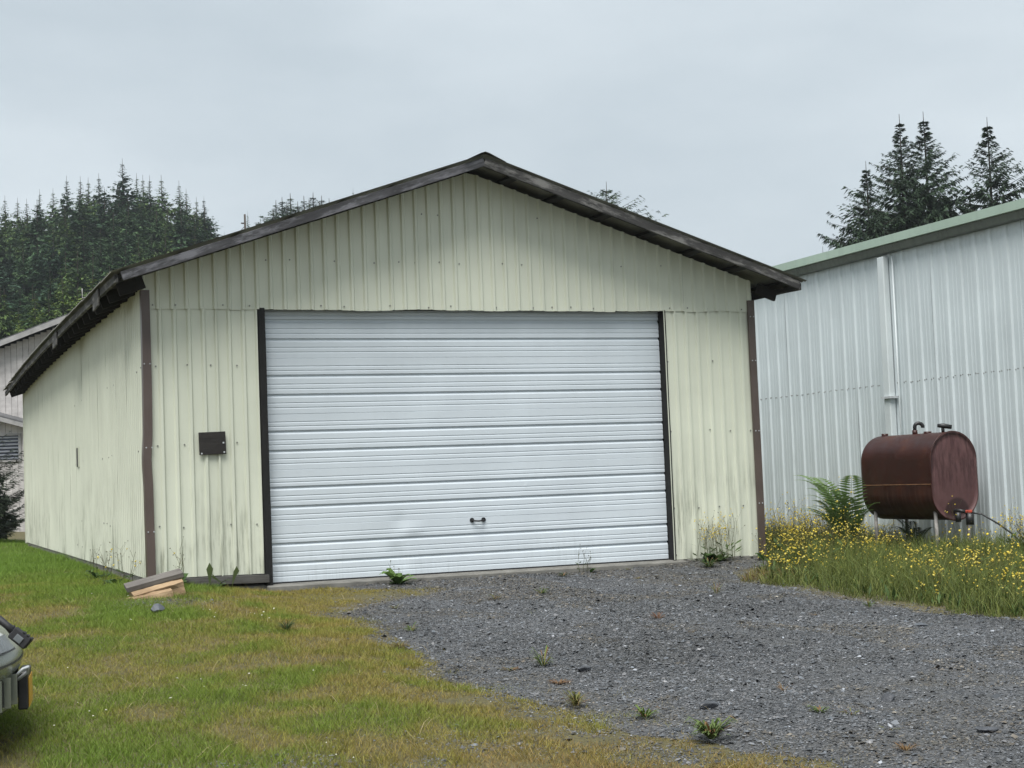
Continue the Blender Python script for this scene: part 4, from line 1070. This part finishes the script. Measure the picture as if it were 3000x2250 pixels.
def spikes(name, x, y, z, h, wd, lean, col):
    n = len(x); az = rng.uniform(0, 6.283, n); fa = rng.uniform(0, 6.283, n)
    sx, sy = np.cos(fa) * wd, np.sin(fa) * wd
    P = np.stack([np.stack([x - sx, y - sy, z], 1), np.stack([x + sx, y + sy, z], 1), np.stack([x + np.cos(az) * h * lean, y + np.sin(az) * h * lean, z + h], 1)], 1).reshape(-1, 3)
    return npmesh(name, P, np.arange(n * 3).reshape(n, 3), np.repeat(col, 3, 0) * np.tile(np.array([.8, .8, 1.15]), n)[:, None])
GARB = lambda x, y: (x > XL - .06) & (x < XR + .06) & (y > -.02) & (y < DEPTH + .05)
N = 3600000
x = rng.uniform(-8.5, 0.3, N); y = -11.8 + 32 * rng.random(N) ** 1.35
z = gz(x, y); k = in_view(x, y, z, 70) & ~GARB(x, y) & ~((y > -.17) & (y < .1) & (x > OPL) & (x < OPR)); x, y, z = x[k], y[k], z[k]
ing = in_poly(x, y, GRAVEL); dg = poly_dist(x, y, GRAVEL); dg = np.where(ing, -dg, dg)
dep = (np.stack([x, y, z], 1) - CAM) @ CF
lush = fbm(x * .55, y * .45, 3); patch = fbm(x * 2.3, y * 1.9, 12); fine = fbm(x * 5, y * 4, 15)
p_keep = smooth(-.25, .45, dg + 1.1 * (fine - .5) + .7 * (patch - .5)) * (0.35 + .65 * smooth(.25, .5, patch))
p_keep = np.maximum(p_keep, (dg < 0) * (.16 * smooth(.58, .70, fbm(x * 2.0, y * 2.6, 66)) * smooth(-3.5, -.2, dg) + .5 * smooth(-.9, -.1, dg) * smooth(.50, .62, fbm(x * 3.2, y * 3.2, 68)) * (x < .5) + .10 * smooth(-2.6, -.5, y) * smooth(.5, .62, fbm(x * 1.8, y * 3.0, 67))))
bare_bottom = smooth(-8.4, -9.6, y) * smooth(.42, .6, patch); p_keep *= 1 - .8 * bare_bottom
# bare soil in front of the log pile
p_keep *= 1 - .85 * np.exp(-(((x + 3.72) / .55) ** 2 + ((y + 1.65) / .55) ** 2))
# mossy tongue by the door
moss = smooth(1.0, .3, np.hypot((x + 1.75) / 1.0, (y + 1.15) / .8)) 
p_keep *= np.clip(1.9 * smooth(34, 8, dep), .25, 1)
k = rng.random(len(x)) < p_keep * .72
x, y, z, dg, lush, patch, fine, moss, dep = (q[k] for q in (x, y, z, dg, lush, patch, fine, moss, dep))
n = len(x); print('lawn blades', n)
wet = smooth(-2.5, -5.2, x) * .55 + .9 * smooth(-1, 8, y) + 1.8 * (lush - .5) + 1.3 * (patch - .5) + .25
dry = smooth(1.3, .1, dg) * .6 + smooth(-7.8, -9.4, y) * .6 + (.5 - patch) * 2.0 + (.5 - fine) * 1.0 + .05
u = rng.random(n)
gcol = np.array([.150, .212, .028]); ycol = np.array([.255, .230, .048]); bcol = np.array([.275, .185, .070]); lush_c = np.array([.130, .220, .028])
tgreen = np.clip(wet - dry * .7 + rng.normal(0, .22, n), 0, 1)[:, None]; tb = np.clip(dry * .7 - .15 + rng.normal(0, .25, n), 0, 1)[:, None]
col = ycol * (1 - tgreen) + gcol * tgreen
col = col * (1 - tb) + bcol * tb
lg = np.clip(smooth(.0, 5, y) * .9 + smooth(.62, .75, lush) * .5, 0, 1)[:, None]; col = col * (1 - lg) + lush_c * lg * rng.uniform(.8, 1.2, (n, 1))
mo = (moss * .85)[:, None]; col = col * (1 - mo) + np.array([.27, .22, .030]) * mo
col *= rng.uniform(.65, 1.3, (n, 1))
h = (.018 + .038 * rng.random(n) ** 1.7) * (1 + .8 * smooth(0, 6, y)) * (.5 + .8 * lush) * (.35 + 1.3 * fine) * (1 - .6 * moss) * np.where(dg < 0, .6, 1)
tall = rng.random(n) < .006; h = np.where(tall, h * 2.4, h)
wdt = rng.uniform(.0011, .0021, n) * (1 + .035 * dep)
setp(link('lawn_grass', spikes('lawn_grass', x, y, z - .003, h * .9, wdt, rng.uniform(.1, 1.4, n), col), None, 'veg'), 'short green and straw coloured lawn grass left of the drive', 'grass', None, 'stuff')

# long dead straws lying in the turf
N = 900; x = rng.uniform(-6.6, -1.8, N); y = rng.uniform(-10.4, -.6, N); z = gz(x, y); k = in_view(x, y, z, 30) & ~(in_poly(x, y, GRAVEL) & (rng.random(N) < .8)); x, y, z = x[k], y[k], z[k]; n = len(x)
col = np.array([.36, .29, .16]) * rng.uniform(.5, 1.2, (n, 1))
setp(link('dead_straw', blades('dead_straw', x, y, z + .004, rng.uniform(.04, .10, n), rng.uniform(.0010, .0018, n), rng.uniform(1.2, 3.4, n), col, .25), None, 'veg'), 'long pale dead straws lying over the lawn', 'straw', None, 'stuff')
# clover heads and white specks in the lawn
N = 900; x = rng.uniform(-6.4, -2.4, N); y = rng.uniform(-10, -1, N); z = gz(x, y)
k = in_view(x, y, z, 20) & (fbm(x * 1.2, y * 1.2, 70) > .62) & ~in_poly(x, y, GRAVEL); x, y, z = x[k][:48], y[k][:48], z[k][:48]
n = len(x); col = np.tile(np.array([.62, .60, .50]), (n, 1)) * rng.uniform(.8, 1.1, (n, 1))
me = chips('clover_heads', x, y, z + rng.uniform(.03, .06, n), rng.uniform(.006, .010, n), np.full(n, .8), col)
setp(link('clover_heads', me, None, 'petal'), 'scattered small white clover heads in the lawn', 'flowers', None, 'stuff')

# tall meadow grass to the right of the drive
def right_edge(y): return np.interp(y, [-9.5, -7.07, -6.2, -5.65, -4.85, -3.76, -2.2, -1.2, -.7, .2], [3.0, 2.64, 2.38, 2.19, 2.27, 2.14, 2.18, 2.75, 3.5, 3.72])
N = 420000
x = rng.uniform(2.0, 6.85, N); y = rng.uniform(-9, 7, N); z = gz(x, y)
e = x - right_edge(y) + .7 * (fbm(x * 2.2, y * 2.2, 41) - .5)
k = in_view(x, y, z, 120) & (e > 0) & ~GARB(x, y); x, y, z, e = x[k], y[k], z[k], e[k]
pt = fbm(x * 1.1, y * 1.1, 44); k = rng.random(len(x)) < (.16 + .42 * smooth(.35, .65, pt)); x, y, z, e, pt = x[k], y[k], z[k], e[k], pt[k]
n = len(x); print('meadow blades', n)
red = smooth(.50, .62, fbm(x * .8, y * .8, 48)) * smooth(5.5, 4.2, x)
col = np.array([.092, .128, .030]) * (1 - red[:, None]) + np.array([.175, .10, .042]) * red[:, None]  # grass darkened overall, the shadow at its base put into the colour
gr = np.clip(rng.normal(.3, .3, n), 0, 1)[:, None]; col = col * (1 - gr) + np.array([.21, .22, .06]) * gr
col *= rng.uniform(.6, 1.3, (n, 1))
h = (.05 + .36 * rng.random(n) ** 2.4) * (.40 + .60 * smooth(0, .8, e)) * (.35 + 1.3 * pt)
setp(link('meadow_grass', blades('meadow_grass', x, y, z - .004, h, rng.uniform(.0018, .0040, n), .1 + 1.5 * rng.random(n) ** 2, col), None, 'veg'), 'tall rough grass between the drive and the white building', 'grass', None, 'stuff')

# wildflowers: branching stems with small yellow heads
PV, PF, PC = [], [], []          # stems
def add_tri(bV, bF, bC, pts, fs, c):
    b0 = len(bV); bV.extend(pts); bF.extend([tuple(i + b0 for i in f) for f in fs]); bC.extend([c] * len(pts))
def stem(bV, bF, bC, p0, p1, w0, c, bend=(0, 0)):
    p0 = np.array(p0); p1 = np.array(p1); mid = (p0 + p1) / 2 + np.array([bend[0], bend[1], 0])
    for ax in ((w0, 0, 0), (0, w0, 0)):
        a_ = np.array(ax)
        add_tri(bV, bF, bC, [p0 - a_, p0 + a_, mid - a_ * .8, mid + a_ * .8, p1 - a_ * .4, p1 + a_ * .4], [(0, 1, 3), (0, 3, 2), (2, 3, 5), (2, 5, 4)], c)
def head(bV, bF, bC, p, r, c, rr_):
    """small dished composite flower"""
    p = np.array(p); n = 6; tx, ty = rr_.uniform(-.7, .7), rr_.uniform(-.7, .7)
    ring = [p + np.array([r * math.cos(6.283 * q / n), r * math.sin(6.283 * q / n), r * .35 + tx * r * math.cos(6.283 * q / n) + ty * r * math.sin(6.283 * q / n)]) for q in range(n)]
    low = p + np.array([0, 0, -r * .9]); up_ = p + np.array([0, 0, r * .30])
    add_tri(bV, bF, bC, ring + [low, up_], [(q, (q + 1) % n, 7) for q in range(n)] + [((q + 1) % n, q, 6) for q in range(n)], c)
def flower_plant(S, Fl, x, y, z, H, nh, rr_, spread=.5, wid=.0022, hr=(.006, .0135), yellow=.85, stemc=None):
    lean = (rr_.uniform(-.18, .18) * H, rr_.uniform(-.18, .18) * H)
    top = (x + lean[0], y + lean[1], z + H * .72)
    sc = stemc or (np.array([.11, .105, .04]) * rr_.uniform(.7, 1.2))
    stem(*S, (x, y, z), top, wid * 1.2, sc, (rr_.uniform(-.03, .03), rr_.uniform(-.03, .03)))
    for i in range(nh):
        u = rr_.uniform(.5, 1.0); bp = np.array([x, y, z]) * (1 - u) + np.array(top) * u
        a_ = rr_.uniform(0, 6.28); rd = H * spread * rr_.uniform(.1, .42)
        e_ = (bp[0] + rd * math.cos(a_), bp[1] + rd * math.sin(a_), bp[2] + H * rr_.uniform(.10, .30))
        stem(*S, bp, e_, wid * .6, sc, (0, 0))
        if rr_.random() < yellow:
            t_ = rr_.random(); head(*Fl, e_, rr_.uniform(*hr), np.array([.78, .60 + .08 * t_, .05 + .14 * t_]), rr_)
        else: head(*Fl, e_, rr_.uniform(.005, .008), np.array([.09, .085, .04]), rr_)
    for i in range(rr_.randint(2, 5)):      # leaves on the stem
        u = rr_.uniform(.05, .5); bp = np.array([x, y, z]) * (1 - u) + np.array(top) * u; a_ = rr_.uniform(0, 6.28); L = H * rr_.uniform(.12, .25)
        d = np.array([math.cos(a_), math.sin(a_), .4]); s_ = np.array([-d[1], d[0], 0]) * L * .14
        add_tri(*S, [bp, bp + d * L * .5 + s_, bp + d * L, bp + d * L * .5 - s_], [(0, 1, 2), (0, 2, 3)], np.array([.06, .10, .025]) * rr_.uniform(.7, 1.4))
def build_tris(name, bufs, parent, mat):
    V = np.array(bufs[0]); F = np.array(bufs[1]); return link(name, npmesh(name, V, F, np.array(bufs[2])), parent, mat)
S = ([], [], []); Fl = ([], [], [])
rf = random.Random(4242); cnt = 0; tries = 0
while cnt < 1250 and tries < 30000:
    tries += 1
    x = rf.uniform(2.2, 6.8); y = rf.uniform(-8, 4.5)
    e = x - float(right_edge(np.array(y)))
    if e < .15 or (x < XR + .08 and y > -.05): continue
    zz = G(x, y)
    if not in_view(np.array([x]), np.array([y]), np.array([zz]), 150)[0]: continue
    q = float(fbm(np.array(x * .9), np.array(y * .9), 90))
    if rf.random() > .05 + 5.0 * max(0, q - .43) * min(1, e / .7 + .15): continue
    H = (.24 + .42 * rf.random() ** 1.4) * (.55 + .45 * min(1, e / 1.0)) * (.5 + 1.1 * q) * (.5 if 2530 < project(np.array([x, y, zz]))[0] < 2790 and y > -3.5 else 1) * (1.35 if rf.random() < .12 else 1)
    flower_plant(S, Fl, x, y, zz, H, rf.randint(3, 9), rf); cnt += 1
# broad leaves low among the stems
for _ in range(1500):
    x = rf.uniform(2.2, 6.8); y = rf.uniform(-7.5, 4)
    if x - float(right_edge(np.array(y))) < .1 or (x < XR + .1 and y > -.05): continue
    zz = G(x, y); bp = np.array([x, y, zz])
    for _k in range(4):
        a_ = rf.uniform(0, 6.28); L = rf.uniform(.04, .10); d = np.array([math.cos(a_), math.sin(a_), rf.uniform(.5, 1.8)]); s_ = np.array([-d[1], d[0], 0]) * L * rf.uniform(.10, .2)
        add_tri(*S, [bp, bp + d * L * .5 + s_, bp + d * L, bp + d * L * .5 - s_], [(0, 1, 2), (0, 2, 3)], np.array([.06, .105, .028]) * rf.uniform(.5, 1.5))
pt_ = build_tris('wildflower_stems', S, None, 'veg'); setp(pt_, 'tangled thin stems and leaves of the yellow wildflowers', 'wildflowers', None, 'stuff')
pf_ = build_tris('wildflower_heads', Fl, None, 'petal'); setp(pf_, 'mass of small yellow wildflower heads around the tank legs', 'wildflowers', None, 'stuff')

# single plants one can pick out
def clump(name, base, n_st, H, spread, nh, label, seed, yellow=.85, leaves=10, wid=.0022, hr=(.008, .013), leafc=(.05, .095, .025)):
    r = random.Random(seed); e = empty(name, (base[0], base[1], base[2] if len(base) > 2 else G(*base[:2])), label, 'weed')
    S = ([], [], []); Fl = ([], [], [])
    for i in range(n_st):
        a_ = r.uniform(0, 6.28); rd = spread * math.sqrt(r.random())
        flower_plant(S, Fl, rd * math.cos(a_), rd * math.sin(a_) * .5, 0, H * r.uniform(.6, 1.1), r.randint(*nh), r, .55, wid, hr, yellow)
    build_tris('stems', S, e, 'veg')['kind'] = 'stuff'
    if Fl[0]: build_tris('flower_heads', Fl, e, 'petal')['kind'] = 'stuff'
    if leaves: rosette(e, leaves, .22 * H + .05, r, leafc, .3)
    return e
def rosette(e, n_l, L, r, colr, wratio=.12, up=.9, name='leaves', dry=0.0):
    B = ([], [], [])
    for i in range(n_l):
        a_ = r.uniform(0, 6.28); l_ = L * r.uniform(.6, 1.15); u_ = up * r.uniform(.35, 1.2)
        d = np.array([math.cos(a_), math.sin(a_), 0.0]); s_ = np.array([-d[1], d[0], 0.0]) * l_ * wratio * r.uniform(.7, 1.2)
        o_ = d * .01
        p = [o_, o_ + d * l_ * .35 + np.array([0, 0, u_ * l_ * .5]), o_ + d * l_ * .75 + np.array([0, 0, u_ * l_ * .75]), o_ + d * l_ + np.array([0, 0, u_ * l_ * .62])]
        c = np.array(colr) * r.uniform(.7, 1.35)
        if r.random() < dry: c = np.array([.17, .10, .045]) * r.uniform(.7, 1.3)
        add_tri(*B, [p[0], p[1] - s_, p[1] + s_, p[2] - s_ * .8, p[2] + s_ * .8, p[3]], [(0, 1, 2), (1, 3, 4), (1, 4, 2), (3, 5, 4)], c)
    build_tris(name, B, e, 'veg')
clump('flowering_weed', (2.88, -.16), 24, .66, .26, (5, 10), 'bushy yellow flowering weed against the siding right of the door', 1, .62, 14, hr=(.007, .012))
clump('flowering_weed', (3.50, -.28), 5, .42, .12, (3, 6), 'sparse weed stems at the right corner of the garage', 2, .3, 5)
clump('flowering_weed', (4.05, .35), 9, .80, .22, (5, 9), 'tall pale flowering weed in front of the white wall beside the garage corner', 3, .6, 6)
clump('flowering_weed', (6.55, -1.15), 12, .72, .22, (5, 9), 'tall pale weed below the fuel line at the right edge', 4, .45, 6)
clump('flowering_weed', (-3.98, .55), 7, .50, .22, (3, 6), 'yellow weed stalks against the left wall near the garage corner', 5, .4, 7)
clump('flowering_weed', (-4.0, 2.0), 6, .42, .35, (2, 4), 'thin brown weed stalks along the left wall foundation', 6, .05, 8)
clump('flowering_weed', (-3.45, -.22), 3, .62, .10, (2, 4), 'three thin bare weed stalks behind the plank on the firewood', 7, .1, 6, .003)
clump('flowering_weed', (1.22, -.22), 4, .36, .14, (3, 5), 'wispy dry weed stalks in front of the right half of the door', 8, .0, 2)
clump('flowering_weed', (4.9, 1.4), 10, .55, .3, (4, 8), 'pale flowering weed left of the fern under the white wall', 9, .55, 6)
e = empty('broad_leaf_weed', (-1.08, -.24, G(-1.08, -.24)), 'green broad leaved weed at the foot of the white door', 'weed')
rosette(e, 16, .22, random.Random(3), (.085, .15, .035), .20, 1.0)
S = ([], [], []); Fl = ([], [], []); r7 = random.Random(9)
for _ in range(4): flower_plant(S, Fl, r7.uniform(-.15, .12), r7.uniform(-.03, .03), 0, r7.uniform(.22, .42), 2, r7, .3, .002, (.005, .007), 0)
build_tris('stems', S, e, 'veg')['kind'] = 'stuff'; build_tris('flower_heads', Fl, e, 'petal')['kind'] = 'stuff'
e = empty('broad_leaf_weed', (-3.05, -.16, G(-3.05, -.16)), 'upright two leaved dock under the cream siding right of the firewood', 'weed')
B = ([], [], []); 
for (dx, H, wl, tl) in ((-.06, .27, .036, .0), (.17, .22, .030, .05), (.10, .15, .02, -.12)):
    p = [np.array([dx, 0, 0]), np.array([dx + tl * .5, 0, H * .45]), np.array([dx + tl, -.01, H * .75]), np.array([dx + tl * 1.1, -.01, H])]
    s_ = np.array([wl, 0, 0]); c = np.array([.075, .10, .035])
    add_tri(*B, [p[0], p[1] - s_ * .5, p[1] + s_ * .5, p[2] - s_, p[2] + s_, p[3]], [(0, 1, 2), (1, 3, 4), (1, 4, 2), (3, 5, 4)], c)
build_tris('leaves', B, e, 'veg'); rosette(e, 10, .16, random.Random(4), (.06, .11, .03), .12, .7)
# grass tufts and weeds in the gravel
def tuft(x, y, n_l, L, colr, label, seed, up=1.3, wr=.045, dry=.15, name='grass_tuft'):
    e = empty(name, (x, y, G(x, y) + .012), label, 'weed', 'weeds growing in the gravel'); rosette(e, int(n_l * 1.9), L * .74, random.Random(seed), tuple(q * .8 for q in colr), wr * .55, up * .9, 'leaves', dry + .1); return e
GR = (.11, .16, .035); OL = (.16, .165, .045); RD = (.19, .085, .045)
for i, (x, y, n_l, L, c, up, wr, dry, lab) in enumerate((
    (-1.83, -2.55, 26, .10, OL, .8, .06, .2, 'yellow green tuft in the gravel right of the moss patch'),
    (-2.22, -4.24, 24, .10, GR, 1.1, .07, .1, 'small green tuft at the left edge of the gravel'),
    (-.77, -2.41, 24, .12, OL, .8, .06, .3, 'spiky low tuft in the gravel in front of the door handle'),
    (-.22, -2.25, 26, .11, GR, 1.0, .09, .1, 'bright green tuft right of the spiky tuft in front of the door'),
    (.78, -.47, 40, .11, (.06, .10, .028), .8, .06, .1, 'dark green tuft close to the door sill right of centre'),
    (1.66, -.32, 24, .09, OL, .7, .06, .2, 'pale tuft near the right end of the door sill'),
    (1.24, -3.15, 18, .13, OL, 1.5, .05, .3, 'thin upright tuft on the gravel near the wildflowers'),
    (-2.00, -6.54, 34, .13, GR, 1.7, .07, .1, 'bright green upright weed in the left part of the gravel'),
    (-.13, -4.61, 26, .12, RD, .8, .06, .4, 'reddish brown weed in the middle of the gravel'),
    (-2.26, -6.56, 16, .11, (.14, .13, .05), .3, .12, .3, 'flat brownish weed left of the bright green upright weed'),
    (-2.17, -7.22, 40, .11, RD, .4, .08, .6, 'red creeping weed in the lower left gravel'),
    (-2.42, -8.04, 44, .13, OL, 1.2, .07, .2, 'bushy olive weed at the lower left of the gravel'),
    (-2.25, -8.61, 20, .11, GR, 1.0, .14, .1, 'small leafy weed right of the bushy olive weed'),
    (-2.22, -9.32, 46, .17, (.12, .17, .05), 1.2, .12, .05, 'large pale leafy weed at the bottom of the gravel'),
    (-1.33, -8.97, 26, .10, GR, .7, .12, .2, 'light green leafy weed in the lower gravel, left of a pair'),
    (-1.22, -9.10, 24, .09, OL, .6, .08, .3, 'olive tufted weed in the lower gravel, right of a pair'),
    (-1.29, -9.55, 14, .08, OL, .4, .14, .2, 'flat pale weed below the pair in the lower gravel'),
    (-1.52, -10.02, 30, .09, (.20, .13, .05), .9, .07, .5, 'orange brown tuft at the bottom edge of the gravel'),
    (1.83, -4.83, 16, .10, GR, 1.4, .07, .1, 'small lone green tuft near the right edge of the gravel'),
    (2.55, -.62, 60, .20, (.055, .10, .024), .9, .05, .05, 'dense dark green grass clump under the siding right of the door'),
    (1.28, -1.36, 22, .09, OL, .5, .07, .3, 'low pale tuft in the gravel before the right end of the door'),
    (-1.1, -8.2, 14, .09, (.17, .12, .06), .9, .05, .6, 'dry straw tuft in the lower middle gravel'),
    (-.35, -5.6, 14, .07, (.20, .15, .06), .7, .05, .5, 'tiny straw coloured tuft in the open gravel'),
    (1.1, -5.1, 14, .07, (.14, .12, .06), .7, .05, .5, 'tiny brown tuft in the right gravel'),
    (-2.62, -5.2, 60, .10, OL, .9, .05, .3, 'olive grass clump where lawn meets gravel on the left'),
    (-3.25, -4.2, 90, .13, (.055, .10, .03), 1.1, .035, .05, 'dark green grass clump in the middle of the lawn'))):
    tuft(x, y, n_l, L, c, lab, 500 + i, up, wr, dry)
# ferns behind the tank
def fern(base, n_f, L, label, seed, az0, az1, colr):
    r = random.Random(seed); e = empty('fern', (base[0], base[1], G(*base)), label, 'fern')
    for i in range(n_f):
        a_ = az0 + (az1 - az0) * (i + r.uniform(.1, .9)) / n_f; l_ = L * r.uniform(.7, 1.1); B = ([], [], [])
        d = np.array([math.cos(a_), math.sin(a_), 0.0]); s_ = np.array([-d[1], d[0], 0.0]); upk = r.uniform(.75, 1.25); c0 = np.array(colr) * r.uniform(.75, 1.25)
        def P_(u): return d * l_ * (u * .30 + .28 * u * u) + np.array([0, 0, l_ * upk * (u - .36 * u * u * u)])
        prev = P_(0)
        for k in range(1, 25):
            u = k / 24; q = P_(u); wv = .004 * (1 - u) + .0015
            add_tri(*B, [prev - s_ * wv, prev + s_ * wv, q + s_ * wv, q - s_ * wv], [(0, 1, 2), (0, 2, 3)], c0 * .7)
            if u > .16:
                pl_ = l_ * .155 * math.sin(math.pi * min(1, (u - .10) / .95) ** .75) + .01
                t_ = (q - prev); t_ /= np.linalg.norm(t_)
                for sg in (-1, 1):
                    dr = s_ * sg * .9 + t_ * .45 + np.array([0, 0, -.12]); tip_ = q + dr * pl_; m_ = q + dr * pl_ * .4; wv2 = t_ * l_ * .016
                    add_tri(*B, [q, m_ + wv2, tip_, m_ - wv2], [(0, 1, 2), (0, 2, 3)], c0 * r.uniform(.85, 1.2))
            prev = q
        build_tris('frond', B, e, 'veg')
    return e
fern((5.92, 1.46), 14, 1.36, 'large green fern leaning out left of the oil tank', 1, R(95), R(245), (.14, .215, .075))
fern((5.5, 1.0), 13, .78, 'lower dark fern under the left end of the oil tank', 2, R(60), R(330), (.08, .13, .04))
fern((6.45, .8), 9, .55, 'small shaded fern beneath the oil tank', 3, R(90), R(300), (.04, .07, .022))
# dry grass stalks
def stalk(base, H, lean, label, seed, plume=True):
    r = random.Random(seed); e = empty('dry_grass_stalk', (base[0], base[1], G(*base)), label, 'grass stalk'); B = ([], [], [])
    stem(*B, (0, 0, 0), (lean, 0, H), .0035, np.array([.12, .12, .05]), (lean * -.15, 0)); build_tris('stem', B, e, 'veg')
    if plume:
        B = ([], [], [])
        for i in range(46):
            u = r.uniform(.80, 1.0); p = np.array([lean * u, 0, H * u]); a_ = r.uniform(0, 6.28)
            q = p + np.array([math.cos(a_) * .05, math.sin(a_) * .05, r.uniform(-.10, .05)]) * r.uniform(.4, 1.2)
            stem(*B, p, q, .004, np.array([.28, .23, .12]) * r.uniform(.7, 1.2))
        build_tris('plume', B, e, 'veg')
stalk((6.42, 1.22), 1.58, -.05, 'feathery dry grass plume rising above the left end of the oil tank', 1)
stalk((6.1, 1.75), 1.05, -.35, 'thin dry stalk leaning left over the fern', 2, False)
stalk((6.1, 1.60), .95, -.42, 'second thin stalk leaning left across the fern fronds', 3, False)

# ------------------------------------------------------------------ damp air
hm = bpy.data.materials.new('damp_air'); hm.use_nodes = True; ht = hm.node_tree; ht.nodes.clear()
ho_ = ht.nodes.new('ShaderNodeOutputMaterial'); hv = ht.nodes.new('ShaderNodeVolumePrincipled')
hv.inputs['Density'].default_value = 0.00035; hv.inputs['Color'].default_value = (0.86, 0.91, 0.95, 1); hv.inputs['Anisotropy'].default_value = 0.2
ht.links.new(hv.outputs[0], ho_.inputs['Volume'])
M['haze'] = hm
hz_ = box('haze', -470, 470, -480, 580, -4.0, 70.0, 'haze', None); setp(hz_, 'thin pale mist in the damp air over the whole place', None, None, 'stuff')
